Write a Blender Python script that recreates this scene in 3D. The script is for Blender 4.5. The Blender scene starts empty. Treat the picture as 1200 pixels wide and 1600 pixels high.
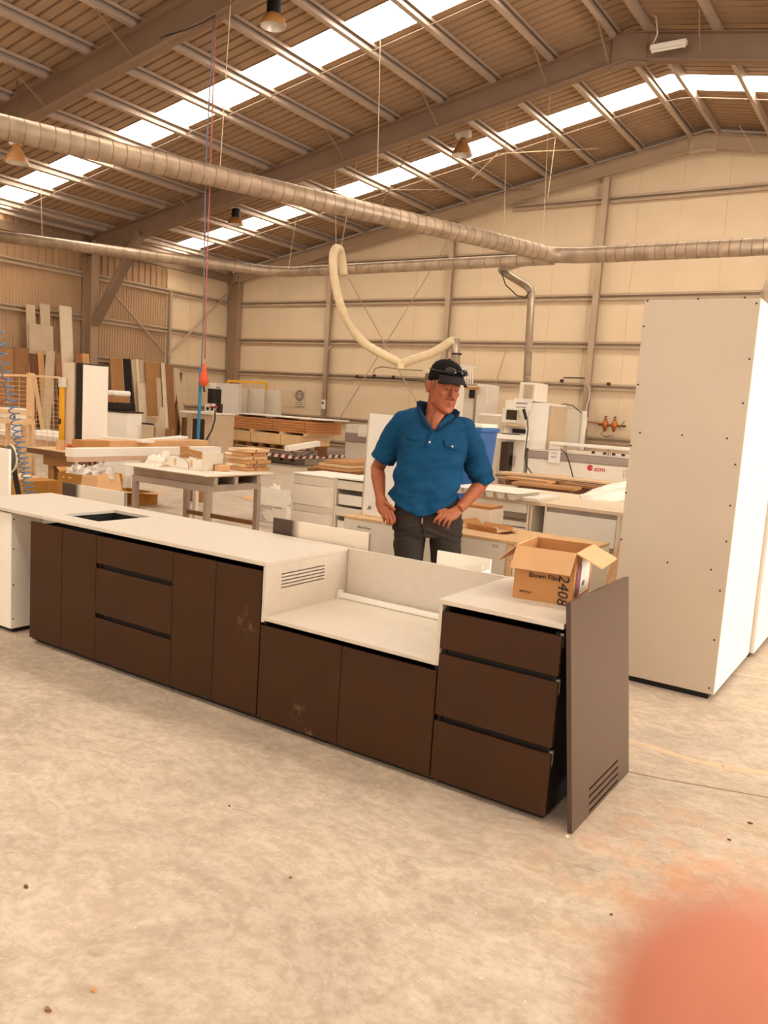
import bpy, bmesh, math, random
from mathutils import Vector, Matrix, Euler
random.seed(7)
S = bpy.context.scene
C = S.collection

# ------------------------------------------------------------------ camera, world, light, exposure
EYE = Vector((0, 0, 1.5))
RT = Vector((0.83005209, 0.55393074, 0.06460859))
UP = Vector((-0.12339682, 0.0694458, 0.9899245))
FW = Vector((-0.54386281, 0.82966139, -0.12599692))
FPX = 1275.336
cam = bpy.data.cameras.new('camera')
cam.sensor_fit = 'VERTICAL'
cam.sensor_height = 36.0
cam.sensor_width = 27.0
cam.lens = FPX / 1600 * 36.0
cam.clip_start = 0.004
cam.clip_end = 200
cam.dof.use_dof = True
cam.dof.focus_distance = 4.2
cam.dof.aperture_fstop = 8.5
camo = bpy.data.objects.new('camera', cam)
C.objects.link(camo)
m = Matrix.Identity(4)
for i in range(3):
    m[i][0], m[i][1], m[i][2], m[i][3] = RT[i], UP[i], -FW[i], EYE[i]
camo.matrix_world = m
S.camera = camo

S.view_settings.view_transform = 'Standard'
S.view_settings.look = 'None'
S.view_settings.exposure = 0.22
S.view_settings.gamma = 1.0
S.view_settings.use_curve_mapping = False
S.cycles.use_denoising = True
S.cycles.max_bounces = 8
S.cycles.diffuse_bounces = 5
S.cycles.glossy_bounces = 3
S.cycles.transmission_bounces = 4
S.cycles.caustics_reflective = False
S.cycles.caustics_refractive = False
S.cycles.sample_clamp_indirect = 8.0

w = bpy.data.worlds.new('daylight')
S.world = w
w.use_nodes = True
bg = w.node_tree.nodes['Background']
bg.inputs['Color'].default_value = (1.0, 0.97, 0.92, 1)
bg.inputs['Strength'].default_value = 1.0

SKYLIGHT = 6.0          # brightness of the translucent roof sheets under the sun
def area(name, loc, aim, sx, sy, power, col=(1, 0.97, 0.92)):
    l = bpy.data.lights.new(name, 'AREA')
    l.shape = 'RECTANGLE'
    l.size, l.size_y = sx, sy
    l.energy = power
    l.color = col
    o = bpy.data.objects.new(name, l)
    C.objects.link(o)
    o.location = loc
    o.rotation_euler = (Vector(aim) - Vector(loc)).to_track_quat('-Z', 'Y').to_euler()
    return o
# daylight entering by the two roller-door openings (right wall, and front wall behind the camera)
area('door_daylight_right', (8.7, 5.0, 2.3), (-1, 5.0, 1.6), 6.0, 4.2, 760)
area('door_daylight_front', (-3.5, -7.0, 2.3), (-3.5, 5, 1.6), 7.0, 4.2, 70)

# ------------------------------------------------------------------ pixel -> world (1200 x 1600 frame)
def ray(x, y):
    return RT * ((x - 600) / FPX) - UP * ((y - 800) / FPX) + FW
def pd(x, y, d): return EYE + ray(x, y) * d
def pz(x, y, z):
    r = ray(x, y); return EYE + r * ((z - EYE.z) / r.z)
def py(x, y, Y):
    r = ray(x, y); return EYE + r * (Y / r.y)
def pxx(x, y, X):
    r = ray(x, y); return EYE + r * (X / r.x)

# ------------------------------------------------------------------ materials
def lin(c):
    c = c / 255.0
    return c / 12.92 if c <= 0.04045 else ((c + 0.055) / 1.055) ** 2.4
def rgb(h):
    h = h.lstrip('#')
    return tuple(lin(int(h[i:i + 2], 16)) for i in (0, 2, 4)) + (1,)
MATS = {}
def mat(name, hexc, rough=0.6, metal=0.0, var=0.0, scale=8.0, stretch=None, bump=0.0, bscale=60.0, spec=0.5, coat=0.0):
    """A procedural material: base colour varied by noise (or stretched noise for grain), optional fine bump."""
    if name in MATS: return MATS[name]
    M = bpy.data.materials.new(name); M.use_nodes = True
    nt = M.node_tree; b = nt.nodes['Principled BSDF']
    c = rgb(hexc)
    b.inputs['Base Color'].default_value = c
    b.inputs['Roughness'].default_value = rough
    b.inputs['Metallic'].default_value = metal
    b.inputs['Specular IOR Level'].default_value = spec
    if coat: b.inputs['Coat Weight'].default_value = coat
    if var or bump:
        tc = nt.nodes.new('ShaderNodeTexCoord')
        mp = nt.nodes.new('ShaderNodeMapping')
        nt.links.new(tc.outputs['Object'], mp.inputs['Vector'])
        if stretch: mp.inputs['Scale'].default_value = stretch
    if var:
        n = nt.nodes.new('ShaderNodeTexNoise')
        n.inputs['Scale'].default_value = scale; n.inputs['Detail'].default_value = 5
        nt.links.new(mp.outputs['Vector'], n.inputs['Vector'])
        r = nt.nodes.new('ShaderNodeValToRGB')
        r.color_ramp.elements[0].position = 0.3; r.color_ramp.elements[1].position = 0.7
        r.color_ramp.elements[0].color = tuple(v * (1 - var) for v in c[:3]) + (1,)
        r.color_ramp.elements[1].color = tuple(min(1, v * (1 + var)) for v in c[:3]) + (1,)
        nt.links.new(n.outputs['Fac'], r.inputs['Fac'])
        nt.links.new(r.outputs['Color'], b.inputs['Base Color'])
    if bump:
        n2 = nt.nodes.new('ShaderNodeTexNoise')
        n2.inputs['Scale'].default_value = bscale; n2.inputs['Detail'].default_value = 3
        nt.links.new(mp.outputs['Vector'], n2.inputs['Vector'])
        bm_ = nt.nodes.new('ShaderNodeBump'); bm_.inputs['Strength'].default_value = bump
        bm_.inputs['Distance'].default_value = 0.01
        nt.links.new(n2.outputs['Fac'], bm_.inputs['Height'])
        nt.links.new(bm_.outputs['Normal'], b.inputs['Normal'])
    MATS[name] = M
    return M
def glow(name, hexc, strength):
    M = bpy.data.materials.new(name); M.use_nodes = True
    b = M.node_tree.nodes['Principled BSDF']
    b.inputs['Base Color'].default_value = rgb(hexc)
    b.inputs['Emission Color'].default_value = rgb(hexc)
    b.inputs['Emission Strength'].default_value = strength
    MATS[name] = M
    return M

def floor_material():
    M = bpy.data.materials.new('concrete'); M.use_nodes = True
    nt = M.node_tree; N = nt.nodes; L = nt.links; b = N['Principled BSDF']
    tc = N.new('ShaderNodeTexCoord')
    def noise(scale, detail=6, rough=0.6, dist=0.0, vec=None):
        n = N.new('ShaderNodeTexNoise'); n.inputs['Scale'].default_value = scale
        n.inputs['Detail'].default_value = detail; n.inputs['Roughness'].default_value = rough
        n.inputs['Distortion'].default_value = dist
        L.new(vec or tc.outputs['Object'], n.inputs['Vector']); return n.outputs['Fac']
    def ramp(fac, stops):
        r = N.new('ShaderNodeValToRGB'); e = r.color_ramp.elements
        while len(e) < len(stops): e.new(0.5)
        for k, (p, c) in enumerate(stops): e[k].position = p; e[k].color = c
        L.new(fac, r.inputs['Fac']); return r.outputs['Color']
    def mix(mode, f, a, bb):
        x = N.new('ShaderNodeMix'); x.data_type = 'RGBA'; x.blend_type = mode
        if isinstance(f, float): x.inputs[0].default_value = f
        else: L.new(f, x.inputs[0])
        L.new(a, x.inputs[6])
        if isinstance(bb, tuple): x.inputs[7].default_value = bb
        else: L.new(bb, x.inputs[7])
        return x.outputs[2]
    G = lambda v: (v, v, v, 1)
    # sweeping trowel arcs: noise stretched along a rotating direction field
    mp = N.new('ShaderNodeMapping'); mp.inputs['Scale'].default_value = (1.0, 1.6, 1)
    mp.inputs['Rotation'].default_value = (0, 0, 0.5)
    dis = N.new('ShaderNodeVectorMath'); dis.operation = 'ADD'
    cn = N.new('ShaderNodeTexNoise'); cn.inputs['Scale'].default_value = 0.8; cn.inputs['Detail'].default_value = 2
    L.new(tc.outputs['Object'], cn.inputs['Vector'])
    sc = N.new('ShaderNodeVectorMath'); sc.operation = 'SCALE'; sc.inputs['Scale'].default_value = 0.7
    L.new(cn.outputs['Color'], sc.inputs[0])
    L.new(tc.outputs['Object'], dis.inputs[0]); L.new(sc.outputs[0], dis.inputs[1])
    L.new(dis.outputs[0], mp.inputs['Vector'])
    sweep = noise(9.0, 10, 0.78, 0.35, mp.outputs['Vector'])
    fine = noise(26, 6, 0.7, 0.4)
    av = N.new('ShaderNodeMath'); av.operation = 'MULTIPLY_ADD'; av.inputs[1].default_value = 0.62
    hf = N.new('ShaderNodeMath'); hf.operation = 'MULTIPLY'; hf.inputs[1].default_value = 0.38
    L.new(fine, hf.inputs[0]); L.new(sweep, av.inputs[0]); L.new(hf.outputs[0], av.inputs[2]); sweep2 = av.outputs[0]
    base = ramp(sweep2, [(0.38, rgb('#b6a48f')), (0.48, rgb('#c0af9a')), (0.515, rgb('#c8b8a4')), (0.62, rgb('#d2c4b1'))])
    pt = noise(3.2, 9, 0.62, 0.9)
    col0 = ramp(pt, [(0.44, G(0.90)), (0.475, G(0.97)), (0.53, G(1.0)), (0.57, G(1.05))])
    base = mix('MULTIPLY', 0.9, base, col0)
    patch = ramp(noise(0.9, 4), [(0.36, G(0.88)), (0.62, G(1.04))])
    col = mix('MULTIPLY', 0.8, base, patch)
    blot = ramp(noise(9, 5, 0.65, 0.3), [(0.28, G(0.82)), (0.38, G(1.0))])
    col = mix('MULTIPLY', 0.5, col, blot)
    speck = ramp(noise(38, 3, 0.6), [(0.24, G(0.45)), (0.31, G(1.0))])
    col = mix('MULTIPLY', 0.5, col, speck)
    scr = N.new('ShaderNodeMapping'); scr.inputs['Scale'].default_value = (2.0, 26, 1); scr.inputs['Rotation'].default_value = (0, 0, -0.7)
    L.new(dis.outputs[0], scr.inputs['Vector'])
    scratch = ramp(noise(2.2, 3, 0.5, 0.0, scr.outputs['Vector']), [(0.27, G(0.72)), (0.33, G(1.0))])
    col = mix('MULTIPLY', 0.55, col, scratch)
    # rust-orange stains near the right-hand end of the island
    def spot(cx, cy, r0, r1):
        s = N.new('ShaderNodeVectorMath'); s.operation = 'DISTANCE'; s.inputs[1].default_value = (cx, cy, 0)
        L.new(tc.outputs['Object'], s.inputs[0])
        mr = N.new('ShaderNodeMapRange'); mr.inputs[1].default_value = r0; mr.inputs[2].default_value = r1
        mr.inputs[3].default_value = 1; mr.inputs[4].default_value = 0
        L.new(s.outputs['Value'], mr.inputs[0]); return mr.outputs[0]
    st = N.new('ShaderNodeMath'); st.operation = 'MULTIPLY'
    L.new(spot(-0.45, 2.75, 0.1, 0.75), st.inputs[0])
    L.new(ramp(noise(7, 4, 0.6), [(0.45, G(0)), (0.62, G(1))]), st.inputs[1])
    s2 = N.new('ShaderNodeMath'); s2.operation = 'MULTIPLY'; s2.inputs[1].default_value = 0.55
    L.new(st.outputs[0], s2.inputs[0])
    col = mix('MIX', s2.outputs[0], col, rgb('#d49a6e'))
    L.new(col, b.inputs['Base Color'])
    b.inputs['Roughness'].default_value = 0.62
    b.inputs['Specular IOR Level'].default_value = 0.3
    bp_ = N.new('ShaderNodeBump'); bp_.inputs['Strength'].default_value = 0.15; bp_.inputs['Distance'].default_value = 0.01
    L.new(sweep, bp_.inputs['Height']); L.new(bp_.outputs['Normal'], b.inputs['Normal'])
    MATS['concrete'] = M
    return M

# ------------------------------------------------------------------ mesh builder
def V(*a): return Vector(a)
class MB:
    def __init__(self): self.v = []; self.f = []
    def add(self, vs, fs):
        k = len(self.v); self.v += [Vector(q) for q in vs]; self.f += [tuple(i + k for i in q) for q in fs]; return self
    def box(self, x0, x1, y0, y1, z0, z1):
        return self.add([(x0, y0, z0), (x1, y0, z0), (x1, y1, z0), (x0, y1, z0), (x0, y0, z1), (x1, y0, z1), (x1, y1, z1), (x0, y1, z1)],
                        [(0, 3, 2, 1), (4, 5, 6, 7), (0, 1, 5, 4), (1, 2, 6, 5), (2, 3, 7, 6), (3, 0, 4, 7)])
    def obox(self, o, a, b, c):
        """A box with a corner at o and edges a, b, c."""
        o, a, b, c = map(Vector, (o, a, b, c))
        if a.cross(b).dot(c) < 0: a, b = b, a
        return self.add([o, o + a, o + a + b, o + b, o + c, o + a + c, o + a + b + c, o + b + c],
                        [(0, 3, 2, 1), (4, 5, 6, 7), (0, 1, 5, 4), (1, 2, 6, 5), (2, 3, 7, 6), (3, 0, 4, 7)])
    def bar(self, p, q, wd, ht, up=(0, 0, 1)):
        p, q = Vector(p), Vector(q); d = (q - p); s = d.cross(Vector(up)).normalized() * wd; u = s.cross(d).normalized() * ht
        return self.obox(p - s / 2 - u / 2, s, u, d)
    def prism(self, poly, vec):
        vec = Vector(vec); n = len(poly); P = [Vector(q) for q in poly]
        nrm = Vector((0, 0, 0))
        for i in range(n): nrm += P[i].cross(P[(i + 1) % n])
        if nrm.dot(vec) < 0: P.reverse()
        return self.add(P + [q + vec for q in P], [tuple(range(n - 1, -1, -1)), tuple(range(n, 2 * n))] +
                        [(i, (i + 1) % n, n + (i + 1) % n, n + i) for i in range(n)])
    def tube(self, pts, r, n=8, caps=True):
        P = [Vector(q) for q in pts]; R = r if isinstance(r, (list, tuple)) else [r] * len(P)
        ref = None; rings = []; k0 = len(self.v)
        for i, q in enumerate(P):
            d = ((P[i + 1] - q) if i < len(P) - 1 else (q - P[i - 1])).normalized()
            if 0 < i < len(P) - 1: d = (d + (q - P[i - 1]).normalized()).normalized()
            if ref is None:
                ref = d.orthogonal().normalized()
            ref = (ref - d * ref.dot(d)).normalized(); b2 = d.cross(ref)
            for j in range(n):
                a = 2 * math.pi * j / n
                self.v.append(q + (ref * math.cos(a) + b2 * math.sin(a)) * R[i])
        for i in range(len(P) - 1):
            for j in range(n):
                a = k0 + i * n + j; b = k0 + i * n + (j + 1) % n
                self.f.append((a, b, b + n, a + n))
        if caps:
            self.f.append(tuple(k0 + j for j in range(n - 1, -1, -1)))
            self.f.append(tuple(k0 + (len(P) - 1) * n + j for j in range(n)))
        return self
    def lathe(self, prof, c=(0, 0, 0), n=20):
        c = Vector(c); k0 = len(self.v)
        for r, z in prof:
            for j in range(n):
                a = 2 * math.pi * j / n
                self.v.append(c + Vector((r * math.cos(a), r * math.sin(a), z)))
        for i in range(len(prof) - 1):
            for j in range(n):
                a = k0 + i * n + j; b = k0 + i * n + (j + 1) % n
                self.f.append((a, b, b + n, a + n))
        return self
    def rings(self, rings, cap=True):
        """Loft through rings of equal point count."""
        k0 = len(self.v); n = len(rings[0])
        for r in rings: self.v += [Vector(q) for q in r]
        for i in range(len(rings) - 1):
            for j in range(n):
                a = k0 + i * n + j; b = k0 + i * n + (j + 1) % n
                self.f.append((a, b, b + n, a + n))
        if cap:
            self.f.append(tuple(k0 + j for j in range(n - 1, -1, -1)))
            self.f.append(tuple(k0 + (len(rings) - 1) * n + j for j in range(n)))
        return self
    def build(self, name, m, parent=None, bevel=0.0, smooth=False, local=False, seg=1):
        me = bpy.data.meshes.new(name)
        vs = self.v
        if parent is not None and not local:
            r = parent
            while r.parent: r = r.parent
            inv = Matrix.LocRotScale(r.location, r.rotation_euler, None).inverted()
            vs = [inv @ q for q in vs]
        me.from_pydata([tuple(q) for q in vs], [], self.f)
        me.validate(); me.update()
        if smooth:
            for p in me.polygons: p.use_smooth = True
        o = bpy.data.objects.new(name, me)
        C.objects.link(o)
        me.materials.append(m if not isinstance(m, str) else MATS[m])
        if parent is not None: o.parent = parent
        if bevel:
            bv = o.modifiers.new('edge', 'BEVEL'); bv.width = bevel; bv.segments = seg; bv.limit_method = 'ANGLE'
        return o
def tag(o, label=None, cat=None, group=None, kind=None):
    if label: o['label'] = label
    if cat: o['category'] = cat
    if group: o['group'] = group
    if kind: o['kind'] = kind
    return o
def thing(name, label, cat, loc=(0, 0, 0), rz=0.0, group=None):
    o = bpy.data.objects.new(name, None); C.objects.link(o)
    o.empty_display_size = 0.1
    o.location = loc; o.rotation_euler = (0, 0, rz)
    return tag(o, label, cat, group)
def struct(name, loc=(0, 0, 0)):
    o = bpy.data.objects.new(name, None); C.objects.link(o)
    o.empty_display_size = 0.1; o.location = loc; o['kind'] = 'structure'
    return o
def inst(src, loc, parent, rot=None):
    """Another object sharing src's mesh."""
    o = src.copy(); C.objects.link(o); o.parent = parent
    o.location = loc
    if rot is not None: o.rotation_euler = rot
    return o
def text(name, body, size, m, origin, right, up, parent, extrude=0.0006, bold=False, align='LEFT', shear=0.0):
    """Flat lettering converted to a mesh lying on the plane given by right/up."""
    cu = bpy.data.curves.new(name, 'FONT'); cu.body = body; cu.size = size; cu.extrude = extrude; cu.align_x = align
    cu.shear = shear; cu.resolution_u = 2
    if bold: cu.offset = size * 0.010
    t = bpy.data.objects.new(name + '_tmp', cu); C.objects.link(t)
    dg = bpy.context.evaluated_depsgraph_get(); dg.update()
    me = bpy.data.meshes.new_from_object(t.evaluated_get(dg))
    bpy.data.objects.remove(t); bpy.data.curves.remove(cu)
    right, up = Vector(right).normalized(), Vector(up).normalized(); nn = right.cross(up)
    mm = Matrix((right, up, nn)).transposed().to_4x4(); mm.translation = Vector(origin)
    r = parent
    while r.parent: r = r.parent
    inv = Matrix.LocRotScale(r.location, r.rotation_euler, None).inverted()
    me.transform(inv @ mm)
    me.materials.clear(); me.materials.append(MATS[m] if isinstance(m, str) else m)
    o = bpy.data.objects.new(name, me); C.objects.link(o); o.parent = parent
    return o

# palette
floor_material()
mat('roof_steel', '#ab8d70', 0.55, 0.0, 0.05, 1.2, spec=0.3)
mat('purlin_steel', '#c4b09f', 0.4, 0.35, 0.06, 3)
mat('frame_steel', '#8d745f', 0.6, 0.0, 0.08, 2)
mat('girt_steel', '#bfa78c', 0.5, 0.1, 0.06, 3)
mat('wall_panel', '#e8d1b0', 0.6, 0.0, 0.04, 0.9, bump=0.05, bscale=2.5)
mat('wall_cladding', '#c2a07c', 0.55, 0.1, 0.06, 1.2)
mat('wall_cladding_clear', '#cdb08e', 0.5, 0.0, 0.06, 1.2)
glow('skylight_sheet', '#fff8ec', SKYLIGHT)
mat('galvanised', '#bfae9b', 0.36, 0.6, 0.12, 6, bump=0.05, bscale=20)
mat('duct_seam', '#8d7761', 0.5, 0.4)
mat('column_steel', '#a88b70', 0.6, 0.0, 0.06, 2)
mat('duct_dusty', '#b39d86', 0.42, 0.45, 0.22, 5)
mat('cabinet_brown', '#402612', 0.46, 0.0, 0.06, 3, spec=0.22)
mat('cabinet_inside', '#1e1210', 0.7)
mat('worktop', '#d3c9bb', 0.42, 0.0, 0.03, 30)
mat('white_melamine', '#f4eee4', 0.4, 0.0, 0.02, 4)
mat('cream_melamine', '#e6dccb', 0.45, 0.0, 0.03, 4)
mat('white_in_shade', '#cfc1ae', 0.45, 0.0, 0.03, 2)  # near side of the white tall cabinet, its shade put into the colour
mat('screw_dark', '#4a3a30', 0.4, 0.6)
mat('black_plastic', '#110d0b', 0.45)
mat('cardboard', '#bd8752', 0.8, 0.0, 0.06, 9)
mat('cardboard_light', '#d6aa7c', 0.8, 0.0, 0.05, 9)
mat('ink', '#1b1320', 0.7)
mat('ink_faded', '#5a4a44', 0.7)
mat('red_ink', '#c5202c', 0.5)
mat('plywood', '#c99562', 0.65, 0.0, 0.10, 5, (1, 8, 1))
mat('chipboard', '#d8b183', 0.75, 0.0, 0.10, 60)
mat('timber_pale', '#e0bd93', 0.7, 0.0, 0.10, 5, (1, 9, 9))
mat('timber_brown', '#94663b', 0.6, 0.0, 0.14, 4, (6, 6, 1))
mat('timber_dark', '#6d4426', 0.6, 0.0, 0.14, 4, (6, 6, 1))
mat('mdf_brown', '#a97847', 0.7, 0.0, 0.08, 3)
mat('board_grey', '#c8b193', 0.6, 0.0, 0.06, 3)
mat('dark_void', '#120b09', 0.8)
mat('paper', '#efe8dc', 0.7, 0.0, 0.05, 12)
mat('steel_bench', '#bdb1a6', 0.4, 0.5, 0.12, 5)
mat('grey_machine', '#a5948b', 0.5)
mat('machine_white', '#ece2d2', 0.45, 0.0, 0.02, 3)
mat('yellow_paint', '#efb021', 0.45)
mat('orange_red', '#e2572a', 0.5)
mat('blue_bin', '#2d62a6', 0.4, 0.0, 0.12, 4)
mat('blue_pole', '#2e7fa5', 0.4)
mat('wire', '#6b5340', 0.5, 0.3)
mat('cable_black', '#241a15', 0.5)
mat('rope_pale', '#e3cba4', 0.8)
mat('hose_red', '#b56350', 0.5)
mat('hose_blue', '#76788c', 0.5)
mat('hose_cream', '#e9d3ad', 0.55, 0.0, 0.05, 10)
mat('lamp_amber', '#b9844f', 0.45, 0.1, 0.06, 6)
mat('lamp_inside', '#e8ddd0', 0.35, 0.2)
mat('copper', '#c0703f', 0.35, 0.7)
mat('plastic_film', '#f2e9da', 0.25, 0.0, 0.04, 9)

# ================================================================== THE SHELL
XL, XR, XE = -18.415, -4.727, 8.961          # left wall, ridge, right wall
ZE, ZR, TN = 5.2145, 7.651, 0.17797          # eave and ridge heights (rafter tops), slope
YB, YF = 18.8, -8.0                          # back gable, front wall
FRAMES = [-2.04, 3.13, 8.30, 13.47, 18.58]   # portal frame centres
def roofz(x, off=0.0): return ZR - TN * abs(x - XR) + off

fl = MB().box(XL - .3, XE + .3, YF - 6, YB + .3, -0.2, 0).build('floor', 'concrete')
fl['kind'] = 'structure'
# the slab's saw cut, a shallow groove filled with dark dust, and the painted arc
jt = MB(); P = [pz(977, 1205, 0), pz(1040, 1218, 0), pz(1120, 1232, 0), pz(1200, 1246, 0), pz(1330, 1270, 0)]
for a, b in zip(P[:-1], P[1:]): jt.bar(a + V(0, 0, .0004), b + V(0, 0, .0004), .007, .0012)
jt.build('slab_joint', mat('joint_dust', '#8f6c50', 0.9), fl)
ar = MB(); P = [pz(x, y, 0) for x, y in ((975, 1155), (1010, 1165), (1050, 1178), (1090, 1190), (1130, 1199), (1170, 1205), (1210, 1209), (1290, 1216))]
for a, b in zip(P[:-1], P[1:]): ar.bar(a + V(0, 0, .0002), b + V(0, 0, .0002), .05, .0006)
ar.build('worn_paint_line', mat('worn_ochre', '#d3bb9c', 0.8, 0, .08, 14), fl)

# ---- roof
ceil = struct('ceiling')
PITCH = 0.757
def sheet(i, side):
    y0 = 10.40 + i * PITCH
    prof = []
    for k in range(4):
        b = y0 + k * PITCH / 4
        prof += [(b, 0), (b + .142, 0), (b + .150, .05), (b + .180, .05)]
    prof.append((y0 + PITCH, 0))
    x0, x1 = XR, (XL - .12 if side < 0 else XE + .12)
    vs = []; n = len(prof)
    for x in (x0, x1):
        for y, h in prof: vs.append((x, y, roofz(x, .175 + h)))
    fs = [(k, k + 1, n + k + 1, n + k) for k in range(n - 1)]
    return MB().add(vs, fs)
for side in (-1, 1):
    for i in range(-25, 12):
        sky = i % 7 == 0
        sheet(i, side).build('skylight_sheet' if sky else 'roof_sheet', 'skylight_sheet' if sky else 'roof_steel', ceil)
rc = MB()
for sg in (-1, 1):
    rc.add([(XR, YF, ZR + .215), (XR, YB, ZR + .215), (XR + sg * .3, YB, roofz(XR + .3, .215)), (XR + sg * .3, YF, roofz(XR + .3, .215))], [(0, 1, 2, 3)])
rc.build('ridge_cap', 'roof_steel', ceil)

# purlins: lipped channels lying on the rafters, one length per bay
def purlin_mesh(side):
    h, fw, lp, tk = .165, .075, .052, .006
    o = [(0, 0), (fw, 0), (fw, lp), (fw - tk, lp), (fw - tk, tk), (tk, tk), (tk, h - tk), (fw - tk, h - tk), (fw - tk, h - lp), (fw, h - lp), (fw, h), (0, h)]
    sg = 1 if side < 0 else -1
    return MB().prism([(sg * a, 0, b + TN * (a if side < 0 else a)) for a, b in o], (0, 5.16, 0))
pur = {s: None for s in (-1, 1)}
offs = [0.30 + k * 1.043 for k in range(13)] + [13.3]
for side in (-1, 1):
    for k, off in enumerate(offs):
        if side > 0 and k > 5: continue
        x = XR + side * off
        for j in range(len(FRAMES) - 1):
            p = Vector((x, FRAMES[j], roofz(x)))
            if pur[side] is None:
                pur[side] = purlin_mesh(side).build('purlin', 'purlin_steel', ceil); pur[side].location = p
            else: inst(pur[side], p, ceil)
# bridging rods between purlins, along the lower edge of each rooflight
for yb in (5.85, 11.12, 16.43):
    for side in (-1, 1):
        n = 13 if side < 0 else 4
        br = MB(); pts = [(XR + side * o, yb, roofz(XR + side * o, .03)) for o in offs[:n]]
        br.tube([(XR, yb, ZR + .0)] + pts, .012, 5)
        br.build('bridging_rod', 'frame_steel', ceil)

# portal rafters: I-sections with a plated ridge
def isect(mb, x0, x1, yc, dep, fw, tk=.016, wt=.012):
    """I-section following the roof slope between x0 and x1."""
    def slab(y0, y1, o0, o1):
        A = [(x0, y0, roofz(x0, o0)), (x0, y1, roofz(x0, o0)), (x0, y1, roofz(x0, o1)), (x0, y0, roofz(x0, o1))]
        mb.prism(A, (x1 - x0, 0, roofz(x1) - roofz(x0)))
    slab(yc - fw / 2, yc + fw / 2, -tk, 0); slab(yc - fw / 2, yc + fw / 2, -dep, -dep + tk); slab(yc - wt / 2, yc + wt / 2, -dep, 0)
for yc in FRAMES:
    dep, fw = (.42, .2) if yc < 18 else (.28, .16)
    for side in (-1, 1):
        b = MB(); isect(b, XR, XL if side < 0 else XE, yc, dep, fw)
        rf = b.build('rafter', 'frame_steel' if yc < 18 else 'girt_steel', ceil)  # paler steel on the gable rafter paints in the light falling on it
    rp = MB()
    rp.prism([(XR - .28, yc - .045, roofz(XR - .28, -.002)), (XR, yc - .045, ZR), (XR + .28, yc - .045, roofz(XR + .28, -.002)),
              (XR + .28, yc - .045, roofz(XR + .28, -dep - .05)), (XR, yc - .045, ZR - dep - .08), (XR - .28, yc - .045, roofz(XR - .28, -dep - .05))], (0, .09, 0))
    rp.build('ridge_plate', 'frame_steel' if yc < 18 else 'girt_steel', ceil)
# fly braces from purlins down to the rafter's lower flange
for yc in FRAMES[2:4]:
    for o in (0, 1, 3, 5, 7, 9):
        x = XR - offs[o]
        MB().bar((x, yc - .75, roofz(x, .02)), (x, yc - .08, roofz(x, -.38)), .035, .006).build('fly_brace', 'frame_steel', ceil)
# wind-bracing rods under the roof
for p, q in (((XR - 3.8, 13.5), (XR - 8.6, 18.5)), ((XR - 8.6, 13.5), (XR - 3.8, 18.5))):
    MB().tube([(p[0], p[1], roofz(p[0], -.12)), (q[0], q[1], roofz(q[0], -.12))], .011, 5).build('bracing_rod', 'frame_steel', ceil)

# ---- back gable wall: smooth sheets, posts, girts
wb = struct('wall_back')
x = XL
while x < XE - .05:
    x2 = min(x + .95, XE); d = random.uniform(-.006, .006); g = .0018
    def zt(q): return roofz(q, .15)
    xs = [x + g, x2 - g]
    if x < XR < x2: xs = [x + g, XR, x2 - g]
    MB().prism([(xs[0], YB + d, 0), (xs[-1], YB + d, 0)] + [(q, YB + d, zt(q)) for q in reversed(xs)], (0, .05, 0)).build('wall_panel', 'wall_panel', wb)
    x = x2
def channel(mb, p, q, out, h=.15, dp=.075, lip=.046, tk=.008):
    """A lipped channel from p to q, its open side facing 'out' (horizontal), its back on the wall."""
    p, q, out = Vector(p), Vector(q), Vector(out).normalized()
    prof = [(0, 0), (dp, 0), (dp, lip), (dp - tk, lip), (dp - tk, tk), (tk, tk), (tk, h - tk), (dp - tk, h - tk), (dp - tk, h - lip), (dp, h - lip), (dp, h), (0, h)]
    mb.prism([p + out * a + V(0, 0, b - h / 2) for a, b in prof], q - p); return mb
for z in (.42, 1.09, 2.31, 3.27, 4.36, 5.42, 6.52):
    xa = max(XL + .15, XR - (ZR - z - .35) / TN) if z > 4.9 else XL + .15
    xb = min(XE - .15, XR + (ZR - z - .35) / TN) if z > 4.9 else XE - .15
    channel(MB(), (xa, YB - .012, z), (xb, YB - .012, z), (0, -1, 0)).build('girt', 'girt_steel', wb)
for x in (-14.52, -10.68, -6.78, -2.9, 1.0, 4.9):
    b = MB(); zt = roofz(x, -.28)
    b.box(x - .07, x + .07, YB - .10, YB - .088, 0, zt); b.box(x - .07, x + .07, YB - .20, YB - .188, 0, zt); b.box(x - .006, x + .006, YB - .188, YB - .10, 0, zt)
    b.build('gable_post', 'girt_steel', wb)
for p, q in (((545, 435), (668, 660)), ((705, 370), (530, 655)), ((482, 30 + 420), (482, 452))):
    if p[0] == 482: continue
    MB().tube([py(p[0], p[1], YB - .28), py(q[0], q[1], YB - .28)], .014, 5).build('bracing_rod', 'girt_steel', wb)
MB().tube([py(791, 545, YB - .2), py(766, 628, YB - .2), ], .014, 5).build('bracing_rod', 'girt_steel', wb)

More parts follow.
